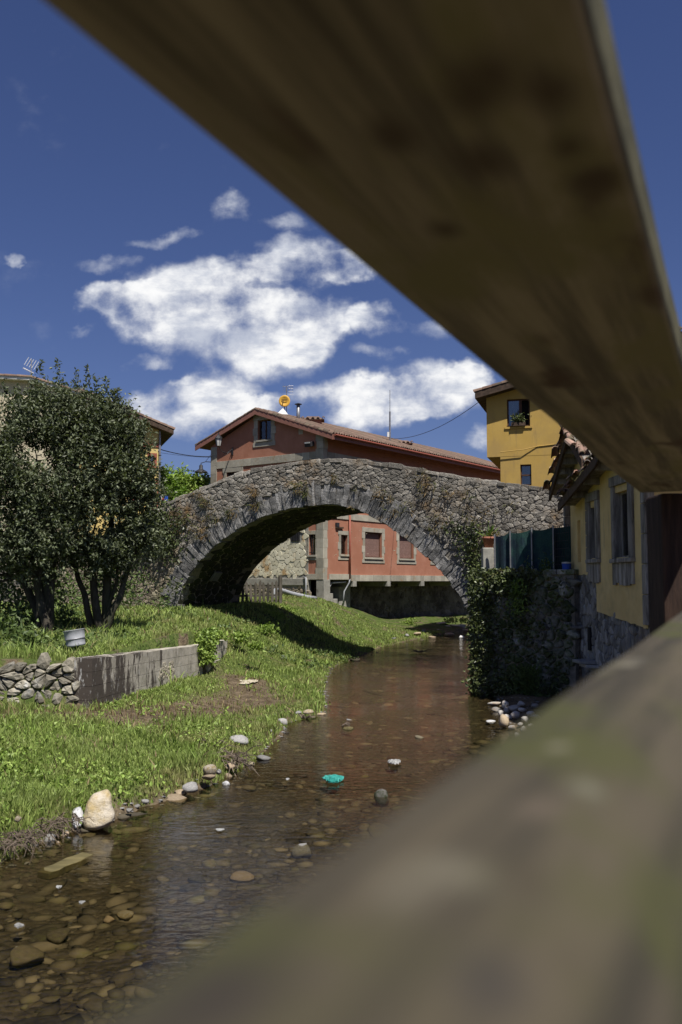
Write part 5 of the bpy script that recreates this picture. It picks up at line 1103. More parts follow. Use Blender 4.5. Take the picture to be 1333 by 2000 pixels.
# dry stone wall
DW = Wall((-9.2, 15.9), (1, 0)); dsl = 9.2-4.33
dw = thing('dry_stone_wall', 'rough dry stone wall of rounded boulders at the left edge', 'wall', DW.P(2.5, .6, -.2))
mb = MB(); DW.box(mb, 0, dsl+.1, .0, 1.15, -.5, -.12); mb.build('wall_fill', 'mortar', dw)
cells = voronoi(jgrid(0, dsl+.1, .25, 1.42, .24, .15, .48), 1.35)
masonry(cells, lambda s, z: .25 < z < 1.27+.05*math.sin(s*5) and s < dsl-.14, DW.P, dw, 'drystone', 'boulder', 'small_boulders', gap=.012, proud=.075, limit=200, smooth=False, back=-.16)
for k in range(40):
    pass
# metal tub
c = at_z(149, 1262, 1.30); c.y = 17.2; c = at_y(149, 1262, 17.0); t = thing('metal_tub', 'dented grey metal tub tilted on the wall top under the tree', 'tub', c)
prof = [(.0,.0),(.17,.0),(.175,.03),(.17,.05),(.175,.12),(.18,.13),(.175,.14),(.19,.29),(.20,.30),(.18,.30),(.165,.04),(0,.03)]
mb = MB(); mb.lathe((0,0,0), prof, 22); R_ = Matrix.Rotation(math.radians(-9), 3, 'Y'); mb.v = [tuple(R_@Vector(v)+c) for v in mb.v]; mb.build('shell', 'pvc', t, True)
mb = MB(); mb.lathe((0,0,0), [(.182,.125),(.19,.135),(.182,.145)], 22); mb.v = [tuple(R_@Vector(v)+c) for v in mb.v]; mb.build('hoop', 'grey_metal', t, True)

# ------------------------------------------------------------------ trees
def grow_tree(name, label, base, stems, blobs_, n_shoots, leaf_len, mleaf='leaf', twig=.46, r0=.11, shoots_up=(), inner=.25, group=None, per=15, fan=.3):
    t = thing(name, label, 'tree', base, group); mb = MB(); rnd = random.Random(hash(label) & 0xffff if False else len(label)*31+n_shoots)
    tips = []
    for (top, r) in stems:
        top = Vector(top); b = Vector(base)+Vector((rnd.uniform(-fan, fan), rnd.uniform(-fan, fan)*.6, -.15)); b.x += (top.x-b.x)*.06; pts = []; rad = []
        n = 9; side = Vector((rnd.uniform(-.3, .3), rnd.uniform(-.3, .3), 0))
        for k in range(n+1):
            u_ = k/n; p = b.lerp(top, u_)+side*math.sin(u_*math.pi)*.3+Vector((rnd.uniform(-.04, .04), rnd.uniform(-.04, .04), 0)); pts.append(p); rad.append(r*(1-.8*u_))
        mb.tube(pts, rad, 8)
        tips += [(p, q) for p, q in zip(pts[3:], rad[3:])]
    VB, RB = np.array([b[:3] for b in blobs_]), np.array([b[3] for b in blobs_])
    wts = RB**2/np.sum(RB**2); ii = RNG.choice(len(blobs_), n_shoots, p=wts)
    d = sph(n_shoots); d[:, 2] = np.abs(d[:, 2])*.9+d[:, 2]*.1*0+np.where(RNG.random(n_shoots) < .42, -1.0, 0)*np.abs(d[:, 2])*1.6
    d /= np.linalg.norm(d, axis=1, keepdims=True)
    rr = RB[ii]*(1-inner*RNG.random(n_shoots)**.6*2.0).clip(.15, 1)*RNG.uniform(.86, 1.1, n_shoots)
    P0 = VB[ii]+d*rr[:, None]*np.array([1, .85, 1])
    keep = (P0[:, 2] > base[2]+.5) & (vn(P0[:, 0]+P0[:, 1]*.6, P0[:, 2]*1.1, 1.9, n_shoots % 7) > .19); P0 = P0[keep]; d = d[keep]
    # a few limbs from the stems into the crown
    for k in range(70):
        p = Vector(P0[rnd.randrange(len(P0))]); q, rq = min(tips, key=lambda a: (a[0]-p).length+abs(a[0].z-(p.z-.5))*.6)
        mid = q.lerp(p, .5)+Vector((rnd.uniform(-.15, .15), rnd.uniform(-.15, .15), -.12)); mb.tube([q, mid, p], [rq*.55, rq*.32, .008], 5, cap=False)
    mb.build('trunk', 'bark', t, True)
    sd_ = d*.75+np.array([0, 0, .8])+RNG.normal(0, .3, d.shape); sd_ /= np.linalg.norm(sd_, axis=1, keepdims=True)
    L = RNG.uniform(.5, 1.3, len(P0))*twig
    C, D, ups = [], [], []
    for k in range(per):
        u_ = RNG.random(len(P0)); c = P0+sd_*(L*u_)[:, None]+RNG.normal(0, .035, P0.shape); C.append(c); D.append(sph(len(P0))+sd_*.5-np.array([0, 0, .35])); ups.append(RNG.normal(0, .55, P0.shape)+np.array([0, 0, 1.]))
    for (p, q) in shoots_up:
        p, q = np.array(p), np.array(q); n = int(np.linalg.norm(q-p)*110); u_ = RNG.random(n)
        C.append(p+(q-p)*u_[:, None]+RNG.normal(0, 1, (n, 3))*(.10*(1.15-u_))[:, None]); D.append(sph(n)+np.array([0, 0, .3])); ups.append(RNG.normal(0, .7, (n, 3))+np.array([0, 0, 1.]))
        mm = MB(); mm.tube([p, q], [.02, .006], 5); 
        for v, f_ in ((mm.v, mm.f),): pass
    C = np.concatenate(C); D = np.concatenate(D); U = np.concatenate(ups); n = len(C)
    ll = leaf_len*RNG.uniform(.6, 1.2, n); V, T = leaves_arr(C, D, ll, ll*RNG.uniform(.42, .62, n), .16, U)
    np_mesh('crown', V, T, mleaf, t); return t
def PB(px, py, r, Y): q = at_y(px, py, Y); return (q.x, q.y, q.z, r*Y/F)
bA = at_y(88, 1245, 21.6); bA.z = H1(bA.x, bA.y); bB = at_y(197, 1238, 22.4); bB.z = H1(bB.x, bB.y)
TY = 21.8
shA = [(at_y(a, b_, TY)[:], at_y(c, d, TY)[:]) for a, b_, c, d in ((75,780,80,705),(118,780,112,702),(10,800,8,752),(38,810,30,755),(60,800,55,760))]
shB = [(at_y(a, b_, TY)[:], at_y(c, d, TY)[:]) for a, b_, c, d in ((170,790,172,718),(145,800,150,722),(190,800,188,735),(207,800,206,738),(228,830,228,760),(215,800,222,770))]
grow_tree('leafy_tree', 'big dense leafy tree cut by the left edge with dark trunks', bA, [(at_y(70,900,21.7), .15), (at_y(120,860,21.4), .11), (at_y(20,930,21.5), .12), (at_y(-60,880,21.9), .12), (at_y(100,960,21.2), .07)],
    [PB(40,870,95,21.6), PB(95,850,95,21.8), PB(30,950,120,21.3), PB(110,960,95,21.4), PB(-70,900,150,21.8), PB(-80,1010,140,21.6), PB(40,1040,100,21.2), PB(10,1100,75,21.5), PB(60,1090,60,21.1), PB(100,1040,80,21.3)], 4300, .105, shoots_up=shA)
grow_tree('leafy_tree', 'leafy tree with several thin splayed trunks left of the arch', bB, [(at_y(150,900,22.1), .12), (at_y(222,880,22.4), .14), (at_y(290,1000,22.6), .11), (at_y(110,985,22.0), .10), (at_y(190,960,22.2), .06), (at_y(262,930,22.3), .06)],
    [PB(165,840,78,21.9), PB(205,860,72,22.0), PB(226,878,60,22.2), PB(185,930,95,21.8), PB(250,950,62,22.2), PB(180,1020,90,21.8), PB(240,1030,58,22.3), PB(275,1070,42,22.6), PB(258,900,26,22.3), PB(160,1075,65,22.0), PB(278,972,26,22.4), PB(210,1085,48,22.0), PB(160,1100,45,21.9), PB(245,1090,36,22.4)], 3700, .105, shoots_up=shB, fan=.14)
# sunlit trees beyond the bridge ramp
q = at_y(345, 985, 46)
grow_tree('garden_tree', 'bright green rounded tree beyond the left bridge ramp', Vector((q.x, q.y, 1.7)), [((q.x, q.y, 6), .1)], [PB(330,965,30,46), PB(318,985,32,46), PB(345,990,25,46), PB(322,940,18,46)], 420, .22, 'leaf_bright', .5, per=10)
q = at_y(385, 975, 52)
grow_tree('garden_tree', 'green tree just left of the red gable corner', Vector((q.x, q.y, 1.7)), [((q.x, q.y, 6), .1)], [PB(372,965,30,52), PB(388,960,26,52), PB(355,955,22,52), PB(346,935,12,52), PB(400,985,30,52)], 560, .24, 'weed', .6, per=10)

# ------------------------------------------------------------------ undergrowth, creepers, ivy
def clump(C, n, spread, L, wd, up_=.8, seed=0):
    k = len(C)*n; B = np.repeat(C, n, 0)+RNG.normal(0, 1, (k, 3))*np.array(spread); D = sph(k)*1.0+np.array([0, 0, up_]); ll = L*RNG.uniform(.5, 1.2, k)
    return leaves_arr(B, D, ll, ll*wd*RNG.uniform(.7, 1.3, k), .2, RNG.normal(0, .5, (k, 3))+np.array([0, 0, 1.]))
def join(L):
    VS, TS, b = [], [], 0
    for V, T in L: VS.append(V); TS.append(T+b); b += len(V)
    return np.concatenate(VS), np.concatenate(TS)
# ivy on the river wall
n = 9500; s = RNG.uniform(-.12, IL, n); z = RNG.uniform(0, TZ+.12, n)
msk = np.maximum.reduce([sstep(.75, .2, s), sstep(TZ-.75, TZ-.1, z)*sstep(1.9, 1.4, s), sstep(.85, .2, z)*sstep(2.8, 2.2, s)*.9, np.exp(-((s-1.35)/.22)**2)*sstep(1.2, 2.2, z), .13*np.ones(n)])*np.where(s > 1.9, .55, 1)*(.25+1.1*vn(s*1.0, z, 2.2, 3))
k_ = RNG.random(n) < msk*1.1; s, z = s[k_], z[k_]; n = len(s)
bul = .10+.22*vn(s, z, 2.0, 1)+.12*sstep(.5, 0, s)+.15*sstep(.7, .1, z)
C = np.array([IW.P(a, b_, d) for a, b_, d in zip(s, z, bul*RNG.uniform(.3, 1, n))]); D = np.array([(IW.n.x, IW.n.y, -.5)]*n)*.6+sph(n)*.8
V1 = leaves_arr(C, D, .095*RNG.uniform(.6, 1.3, n), .075*RNG.uniform(.6, 1.2, n), .15)
C = np.array([W2.P(a, b_, .1+.2*random.random()) for a, b_ in zip(RNG.uniform(3.5, 6.6, 900), RNG.uniform(0, TZ+.1, 900))]); V2 = leaves_arr(C, sph(900), np.full(900, .1), np.full(900, .07))
V, T = join([V1, V2]); tag(np_mesh('ivy', V, T, 'ivy'), 'dark ivy and ferns spilling down the corner of the river wall', 'ivy', kind='stuff')
# lighter fern sprays
C = np.array([IW.P(1.35+random.gauss(0, .12), random.uniform(1.9, 2.7), .2) for _ in range(260)]); V, T = leaves_arr(C, sph(260)*.6+np.array([0, -.2, -.5]), np.full(260, .12), np.full(260, .035)); tag(np_mesh('fern', V, T, 'weed'), 'bright fern hanging halfway along the river wall top', 'fern')
C = np.array([IW.P(1.75+random.gauss(0, .22), random.uniform(.1, .7), .35) for _ in range(420)]); V, T = leaves_arr(C, sph(420)*.6+np.array([0, -.1, .6]), np.full(420, .2), np.full(420, .022)); tag(np_mesh('grass_tuft', V, T, 'dark_weed'), 'long grass tuft at the foot of the river wall', 'grass tuft')
# weeds growing through the netting fence
C = np.concatenate([np.array([IW.P(a+random.gauss(0, .07), TZ+abs(random.gauss(0, .16)), -.02) for _ in range(70)]) for a in (1.45, 1.95, 2.1)]); V, T = leaves_arr(C, sph(len(C)), np.full(len(C), .07), np.full(len(C), .035)); tag(np_mesh('climbing_weed', V, T, 'dark_weed'), 'thin weeds climbing the foot of the green netting', 'weed', kind='stuff')
# creeper down the bridge pillar side and on the left abutment
L_ = []
for (px, py, n, sp) in ((930,1060,160,.22),(925,1090,140,.2),(935,1110,140,.2),(905,1045,60,.2),(885,1030,40,.15),(930,1035,60,.15)):
    s, z = BW.uv(px, py); C = np.array([BW.P(s+random.gauss(0, sp), z+random.gauss(0, sp), .05+.15*random.random()) for _ in range(n)]); L_.append(leaves_arr(C, sph(n), np.full(n, .1), np.full(n, .07)))
V, T = join(L_); tag(np_mesh('creeper', V, T, 'ivy'), 'creeper climbing the bridge face beside the flower pot', 'creeper')
L_ = []
for (px, py, n, sp) in ((305,1010,340,.4),(330,1035,340,.4),(300,1050,340,.4),(270,1020,300,.4),(335,1065,160,.3),(350,1150,60,.2),(320,1000,120,.3),(240,1060,200,.4)):
    s, z = BW.uv(px, py); C = np.array([BW.P(s+random.gauss(0, sp), z+random.gauss(0, sp), .05+.4*random.random()) for _ in range(n)]); L_.append(leaves_arr(C, sph(n)+np.array([0, 0, .3]), np.full(n, .14)*RNG.uniform(.5, 1.2, n), np.full(n, .08)))
V, T = join(L_); tag(np_mesh('climbing_shrub', V, T, 'ivy'), 'leafy shrub clambering over the left end of the bridge', 'shrub')
# creeper over the end of the concrete wall
L_ = []
for k in range(5):
    s0_ = CL-.35+k*.20; n = 150; zz = RNG.uniform(.55+.2*random.random(), 1.45, n); C = np.array([CW.P(s0_+random.gauss(0, .10), z, .04+.14*random.random()) for z in zz]); L_.append(leaves_arr(C, sph(n)+np.array([0, 0, -.3]), np.full(n, .10), np.full(n, .07)))
V, T = join(L_); tag(np_mesh('creeper', V, T, 'weed'), 'green creeper hanging over the end of the concrete wall', 'creeper')

# ------------------------------------------------------------------ grass and weeds on the bank
def scatter(n, ymin, ymax, p=1.6):
    u_ = RNG.random(n); a = 1-p; Y = (ymin**a+(ymax**a-ymin**a)*u_)**(1/a)
    X = Y*RNG.uniform(-.50, .17, n); return X, Y
def grass_mask(X, Y):
    s = np.interp(Y, SLY, SLX); ok = (s-X > .05)
    ok &= ~((Y > 46) & (X > (Y-46)*.74-.9)) 
    f = RS.n; cx_, cy_ = C0; ds = (X-cx_)*RS.e.x+(Y-cy_)*RS.e.y; dn = (X-cx_)*RS.n.x+(Y-cy_)*RS.n.y
    ok &= ~((ds > -.2) & (dn < 0)) & ~((ds > 0) & (dn < .0))
    wx = np.interp(Y, WLY, WLX); ok &= ~((Y > 15.6) & (Y < 16.15) & (X < -4.2)) & ~((Y > 15.8) & (Y < 22.3) & (np.abs(X-wx+.15) < .2))
    return ok
def blades(n, ymin, ymax, hmul, wmul, m, name, label, dens, p=1.6, bend=.35):
    X, Y = scatter(n, ymin, ymax, p); ok = grass_mask(X, Y) & (RNG.random(n) < dens(X, Y)); X, Y = X[ok], Y[ok]; n = len(X)
    hh = (.045+.16*vn(X, Y, 1.4, 2)**2+.09*vn(X, Y, 5, 8)**2)*RNG.uniform(.5, 1.4, n)*hmul
    ww = (.004+.00055*Y)*RNG.uniform(.7, 1.3, n)*wmul; Z = Hgt(X, Y)-.01
    th = RNG.uniform(0, 2*np.pi, n); S = np.stack([np.cos(th), np.sin(th), 0*th], 1); ph = RNG.uniform(0, 2*np.pi, n); le = np.stack([np.cos(ph), np.sin(ph), 0*ph], 1)*(hh*RNG.uniform(.1, 1, n)*bend)[:, None]
    B = np.stack([X, Y, Z], 1); upv = np.array([0, 0, 1.]); 
    V = np.stack([B-S*ww[:, None], B+S*ww[:, None], B+S*(ww*.8)[:, None]+le*.5+upv*(hh*.6)[:, None], B-S*(ww*.8)[:, None]+le*.5+upv*(hh*.6)[:, None], B+le*1.6+upv*(hh)[:, None]], 1).reshape(-1, 3)
    b = np.arange(n)*5; T = np.stack([np.stack([b, b+1, b+2], 1), np.stack([b, b+2, b+3], 1), np.stack([b+3, b+2, b+4], 1)], 1).reshape(-1, 3)
    tag(np_mesh(name, V, T, m), label, 'grass', kind='stuff')
dn_g = lambda X, Y: np.clip(1.0-1.3*np.exp(-(path_d(X, Y)/.8)**2), .03, 1)*np.clip(.3+1.5*vn(X, Y, .7, 12)*(.6+.6*vn(X, Y, 2.6, 4)), .3, 1)*np.where(terr_mask(X, Y) > .5, .8, 1)
blades(520000, 8.0, 50, .72, .75, 'grass', 'grass', 'bright green grass covering the left river bank', dn_g)
blades(42000, 8.0, 40, .5, .8, 'dry_grass', 'dry_grass', 'thin dry brown grass on the worn ground and bank edge', lambda X, Y: np.clip(.22+.9*np.exp(-(path_d(X, Y)/.9)**2)+.8*sstep(.7, .1, np.interp(Y, SLY, SLX)-X)+.5*(Y > 15.8)*(Y < 24)*(np.interp(Y, WLY, WLX)-X < .8)*(np.interp(Y, WLY, WLX)-X > 0), 0, 1))
blades(3500, 8.0, 40, 1.5, 1.0, 'dry_grass', 'dead_stalks', 'dead straw coloured stalks scattered through the bank grass', lambda X, Y: np.clip(vn(X, Y, 1.1, 41)*1.8-.7, 0, 1), bend=.8)
blades(26000, 8.0, 40, 1.9, 1.0, 'weed', 'long_tufts', 'longer bright tufts of grass standing above the bank turf', lambda X, Y: np.clip(vn(X, Y, 2.3, 17)*3-1.9, 0, 1)*np.clip(1-1.3*np.exp(-(path_d(X, Y)/1.0)**2), 0, 1), bend=.7)
# tall grass under the trees
blades(30000, 15.9, 30, 1.5, .9, 'grass', 'tall_grass', 'taller grass around the tree trunks on the terrace', lambda X, Y: ((X < np.interp(Y, WLY, WLX)-.3) & (Y > 16.1)).astype(float)*np.clip(vn(X, Y, .9, 5)*1.6-.3, 0, 1), p=1.2, bend=.5)
def weeds(n, ymin, ymax, m, name, label, dens, L=.058, per=16, sp=.09, cat='weeds', w=.6):
    X, Y = scatter(n, ymin, ymax, 1.5); ok = grass_mask(X, Y) & (RNG.random(n) < dens(X, Y)); X, Y = X[ok], Y[ok]; Z = Hgt(X, Y)+.05
    V, T = clump(np.stack([X, Y, Z], 1), per, (sp, sp, .035), L, w); tag(np_mesh(name, V, T, m), label, cat, kind='stuff')
weeds(4200, 8.5, 45, 'weed', 'broadleaf_weeds', 'patches of bright broad leaved weeds in the bank grass', lambda X, Y: np.clip(vn(X, Y, .55, 21)*2.4-1.0, 0, 1)*np.clip(1-1.1*np.exp(-(path_d(X, Y)/.6)**2), 0, 1))
weeds(900, 10, 24, 'weed', 'path_weeds', 'scattered low weeds on the worn brown ground', lambda X, Y: np.exp(-(path_d(X, Y)/1.0)**2)*.5, L=.07, per=10, sp=.06)
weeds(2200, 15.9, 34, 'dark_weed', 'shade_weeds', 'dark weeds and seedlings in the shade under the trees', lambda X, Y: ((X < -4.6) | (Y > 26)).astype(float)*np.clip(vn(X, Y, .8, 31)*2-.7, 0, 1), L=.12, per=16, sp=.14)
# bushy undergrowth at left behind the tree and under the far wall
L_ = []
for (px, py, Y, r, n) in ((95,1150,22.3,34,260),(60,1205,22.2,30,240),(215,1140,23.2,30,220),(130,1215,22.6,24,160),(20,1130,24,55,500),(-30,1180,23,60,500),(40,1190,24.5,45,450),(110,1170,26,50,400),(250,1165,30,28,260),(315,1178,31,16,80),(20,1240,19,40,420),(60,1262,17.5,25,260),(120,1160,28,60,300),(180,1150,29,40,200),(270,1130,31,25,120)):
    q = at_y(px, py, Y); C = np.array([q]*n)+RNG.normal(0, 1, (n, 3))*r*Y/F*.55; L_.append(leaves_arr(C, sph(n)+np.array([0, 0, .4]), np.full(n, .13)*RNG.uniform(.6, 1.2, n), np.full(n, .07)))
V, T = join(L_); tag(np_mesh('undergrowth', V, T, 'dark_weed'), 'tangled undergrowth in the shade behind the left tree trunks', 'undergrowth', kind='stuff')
# weeds at the foot of the arch and the undercroft
L_ = []
for (px, py, Y, r, n) in ((540,1215,35,22,300),(520,1230,31,20,300),(560,1200,37,16,160),(400,1262,22.5,18,260),(420,1240,23.5,22,300),(470,1245,25,20,240),(800,1215,48,14,160),(880,1212,50,14,140),(905,1212,50,10,100),(530,1190,36,14,160),(500,1262,24,14,120)):
    q = at_y(px, py, Y); C = np.array([q]*n)+RNG.normal(0, 1, (n, 3))*r*Y/F*.5*np.array([1, 1, .5]); C[:, 2] = np.maximum(C[:, 2], Hgt(C[:, 0], C[:, 1])+.02); L_.append(leaves_arr(C, sph(n)+np.array([0, 0, .4]), np.full(n, .12)*RNG.uniform(.6, 1.2, n), np.full(n, .075)))
V, T = join(L_); tag(np_mesh('bank_shrubs', V, T, 'weed'), 'small leafy plants on the bank near the arch and wall end', 'plants', kind='stuff')
# roots in the undercut bank
def roots(name, label, pts, n, r, L):
    mb = MB()
    for k in range(n):
        px, py = random.choice(pts); q = at_z(px+random.uniform(-25, 25), py+random.uniform(-8, 8), .06+random.uniform(0, .16)); d = Vector((random.uniform(-.6, .9), random.uniform(-.9, .1), random.uniform(-.5, .3))).normalized()*L*random.uniform(.4, 1.2)
        mb.tube([q, q+d*.5+Vector((random.uniform(-.05, .05), 0, random.uniform(-.02, .05))), q+d+Vector((0, 0, -.04))], [r, r*.8, r*.3], 4, cap=False)
    o = mb.build(name, 'root'); tag(o, label, 'roots', kind='stuff')
roots('bank_roots', 'exposed dry roots in the undercut bank at the lower left', [(10,1650),(40,1635),(70,1625),(100,1610),(20,1625),(130,1600)], 260, .006, .22)
roots('driftwood', 'tangle of driftwood and roots caught on the bank edge', [(430,1465),(450,1475),(415,1455),(465,1480)], 130, .010, .32)

# ------------------------------------------------------------------ river stones
def stone_mesh(seed, flat=.6, sub=2, ang=.22):
    import bmesh
    bm = bmesh.new(); bmesh.ops.create_icosphere(bm, subdivisions=sub, radius=1.0); r = random.Random(seed); o = Vector((r.uniform(-9, 9), r.uniform(-9, 9), r.uniform(-9, 9)))
    pl = [(Vector((r.gauss(0, 1), r.gauss(0, 1), r.gauss(0, 1))).normalized(), r.uniform(.5, .86)) for _ in range(13)]
    for v in bm.verts:
        c = v.co*(1+ang*noise.noise(v.co*1.1+o)+.07*noise.noise(v.co*2.9+o))
        for nrm, dd in pl:
            e = c.dot(nrm)-dd
            if e > 0: c = c-nrm*e*.85
        v.co = Vector((c.x, c.y, c.z*flat))
    me = bpy.data.meshes.new('stone'); bm.to_mesh(me); bm.free(); me.polygons.foreach_set('use_smooth', [True]*len(me.polygons)); return me
PROTO = {}
def stone_at(px, py, w, h, m, label, name='stone', z=None, group=None, flat=.6, seed=None, yaw=None, sub=2, cat='stone', sink=.4, depth=None, top=None):
    seed = seed if seed is not None else int(px*7+py); key = (m, seed % 6, round(flat, 1), sub)
    if key not in PROTO:
        PROTO[key] = stone_mesh(seed % 6+11, 1.0, sub); PROTO[key].materials.append(MATS[m])
    q = at_z(px, py+h*.35, 0 if z is None else z)
    if z is None:
        zz = max(H1(q.x, q.y), -.03); q = at_z(px, py+h*.35, max(zz, 0)); base = zz
    else: base = H1(q.x, q.y)-.01; sink = 0; zt_ = z
    sx_ = w/F*q.y/2; sz = h/F*q.y/2*1.05
    if top is not None: sz = max(.03, (top-base)/1.75); sink = .12; sx_ *= 1.1
    o = bpy.data.objects.new(name, PROTO[key]); COL.objects.link(o); o.location = (q.x, q.y+sx_*.3, base+sz*(1-sink)); o.scale = (sx_*1.12, (depth or sx_)*1.0, sz*1.1); o.rotation_euler = (random.uniform(-.15, .15), random.uniform(-.15, .15), random.uniform(0, 6.28) if yaw is None else yaw)
    return tag(o, label, cat, group)
def slab_rock(pts, z0, m, label, thick, name='boulder'):
    q = at_z(pts[0][0], max(p[1] for p in pts), z0); Wb = Wall((q.x, q.y), (1, .25)); poly = [Wb.uv(*p) for p in pts][::-1]
    o = Wb; cx = sum(p[0] for p in poly)/len(poly); cz = sum(p[1] for p in poly)/len(poly); n = len(poly); rr = random.Random(5); V = []; Fc = []
    for sc, d in ((.55, -thick), (.9, -thick*.75), (1.0, -thick*.3), (.96, 0.0), (.72, .05)):
        for a, b_ in poly: V.append(Wb.P(cx+(a-cx)*sc+rr.uniform(-.006, .006), cz+(b_-cz)*sc+rr.uniform(-.006, .006), d+(b_-cz)*-.25+rr.uniform(-.006, .006)))
    for r in range(4):
        for k in range(n): Fc.append((r*n+k, r*n+(k+1) % n, (r+1)*n+(k+1) % n, (r+1)*n+k))
    Fc += [tuple(range(n-1, -1, -1)), tuple(4*n+k for k in range(n))]
    mb = MB(); mb.add(V, Fc); ob = mb.build(name, m, None, True); md = ob.modifiers.new('s', 'SUBSURF'); md.levels = md.render_levels = 2
    for e in ob.data.edges: pass
    cr = ob.data.attributes.new('crease_edge', 'FLOAT', 'EDGE'); cr.data.foreach_set('value', [.35]*len(ob.data.edges))
    return tag(ob, label, 'boulder')
slab_rock([(168,1574),(180,1556),(198,1550),(211,1545),(219,1556),(220,1576),(226,1594),(221,1607),(205,1616),(186,1622),(166,1621),(161,1604),(166,1588)], 0, 'stone_cream', 'large cream boulder standing at the water edge, lower left', .22)
slab_rock([(139,1590),(145,1581),(157,1578),(163,1590),(164,1602),(160,1616),(146,1621),(137,1610)], 0, 'stone_white', 'white stone with dark veins leaning left of the cream boulder', .12)
for (px, py, w, h, m, lab) in [(97,1634,30,22,'stone_grey','grey stone below the exposed roots'),(113,1642,14,10,'stone_tan','small stone right of the grey one below the roots'),(126,1626,18,14,'stone_tan','rounded tan stone left of the white veined stone'),(134,1634,14,9,'stone_grey','small grey stone under the white veined stone'),
    (373,1538,38,20,'stone_grey','rounded grey stone at the grass edge'),(343,1557,48,13,'stone_tan','long flat brown stone at the water edge'),(352,1548,36,9,'stone_tan','flat tan stone behind the long flat brown one'),
    (411,1503,30,30,'stone_cream','pointed cream stone under the driftwood'),(408,1518,32,14,'stone_tan','tan stone in front of the pointed cream stone'),(427,1508,14,10,'stone_grey','small dark stone right of the pointed cream stone'),(442,1528,18,14,'stone_white','whitish stone at the edge below the driftwood'),(445,1513,20,13,'stone_tan','tan stone just above the whitish one'),
    (450,1498,28,14,'stone_tan','brown stone tucked below the driftwood tangle'),(515,1477,34,17,'stone_grey','dark grey wedge stone in the shallows by the driftwood'),(491,1489,18,13,'stone_cream','small pale round stone right of the driftwood'),(470,1447,46,20,'stone_grey','pale half buried stone above the driftwood'),
    (553,1411,24,16,'stone_grey','brownish grey stone at the grass point'),(526,1428,12,8,'stone_grey','small stone near the grass point'),(602,1391,20,10,'stone_cream','pale stone at the tip of the grassy point'),(628,1393,22,9,'stone_tan','tan stone at the far end of the grassy point'),(582,1393,16,8,'stone_grey','small grey stone on the grassy point'),(612,1398,18,7,'bed_stone','dark flat stone in front of the grassy point'),(684,1404,14,6,'stone_grey','small stone standing alone off the grassy point'),
    (252,1583,16,10,'stone_grey','grey pebble right of the cream boulder'),(267,1575,14,9,'stone_grey','second pebble right of the cream boulder'),(284,1566,20,9,'stone_grey','third and largest pebble right of the cream boulder'),(35,1600,16,12,'stone_cream','pale round stone set in the earth bank'),
    (293,1585,16,7,'bed_stone','dark wet stone off the bank right of the cream boulder'),(820,1438,22,9,'bed_stone','low olive stone breaking the surface mid stream'),(681,1421,26,10,'plank_wet','flat olive stone by the stick mid stream')]:
    stone_at(px, py, w, h, m, lab, cat='stone')
stone_at(745, 1557, 36, 24, 'river_rubble', 'mossy dark rock rising from the water mid stream', 'mossy_rock', z=-.06, top=.07, cat='rock')
stone_at(110, 1812, 52, 34, 'bed_stone', 'brown block of rock lying in the shallows, lower left', 'rock', z=-.05, top=-.0335, cat='rock', yaw=1.2, seed=5)
stone_at(45, 1862, 66, 28, 'bed_stone', 'long dark rock below the brown block in the shallows', 'rock', top=.0, z=-.06, sink=.1, cat='rock')
stone_at(244, 1796, 40, 20, 'stone_cream', 'pale cream stone under shallow water', 'rock', z=-.14, sink=.2, cat='rock')
stone_at(213, 1800, 26, 14, 'stone_tan', 'ochre stone left of the pale cream stone under water', 'rock', z=-.14, sink=.2, cat='rock')
stone_at(592, 1656, 42, 18, 'stone_grey', 'smooth grey stone just under the surface', 'rock', z=-.05, top=.0, cat='rock')
stone_at(470, 1712, 54, 16, 'stone_tan', 'wide flat stone under water left of the blurred rail', 'rock', z=-.12, sink=.3, cat='rock')
stone_at(692, 1287, 26, 9, 'bed_stone', 'dark flat rock at the bank under the bridge', 'rock', cat='rock')
for (px, py) in ((1003,1384),(1022,1388),(985,1378),(1010,1398),(1035,1396),(992,1402),(975,1386),(1030,1408),(1015,1416),(1000,1421),(1042,1420),(968,1374),(1046,1380),(990,1390),(1018,1376),(1024,1428),(1008,1436),(1050,1402),(980,1394),(1038,1438)):
    stone_at(px+random.uniform(-3,3), py, random.uniform(13, 32), random.uniform(9, 17), 'bank_stone', 'rounded grey stone in the heap at the foot of the river wall', group='grey stones below the river wall', sink=.2)
stone_at(986, 1412, 26, 28, 'stone_tan', 'pointed brown stone at the edge of the grey heap', sink=.1); stone_at(958, 1408, 24, 9, 'stone_white', 'flat white stone in the water by the grey heap', z=-.02)
for (px, py, w, h, m) in ((880,1238,22,12,'stone_tan'),(912,1230,14,9,'stone_tan'),(815,1243,16,9,'stone_tan'),(795,1246,12,7,'stone_grey'),(828,1238,10,6,'stone_grey'),(845,1243,16,5,'stone_tan'),(770,1251,12,6,'stone_grey'),(915,1226,12,8,'stone_grey'),(862,1224,40,4,'sandy'),(890,1225,30,5,'sandy')):
    stone_at(px, py, w, h, m, 'small stone on the shingle spit beyond the arch', group='stones on the far shingle spit', z=.0, sink=.1)
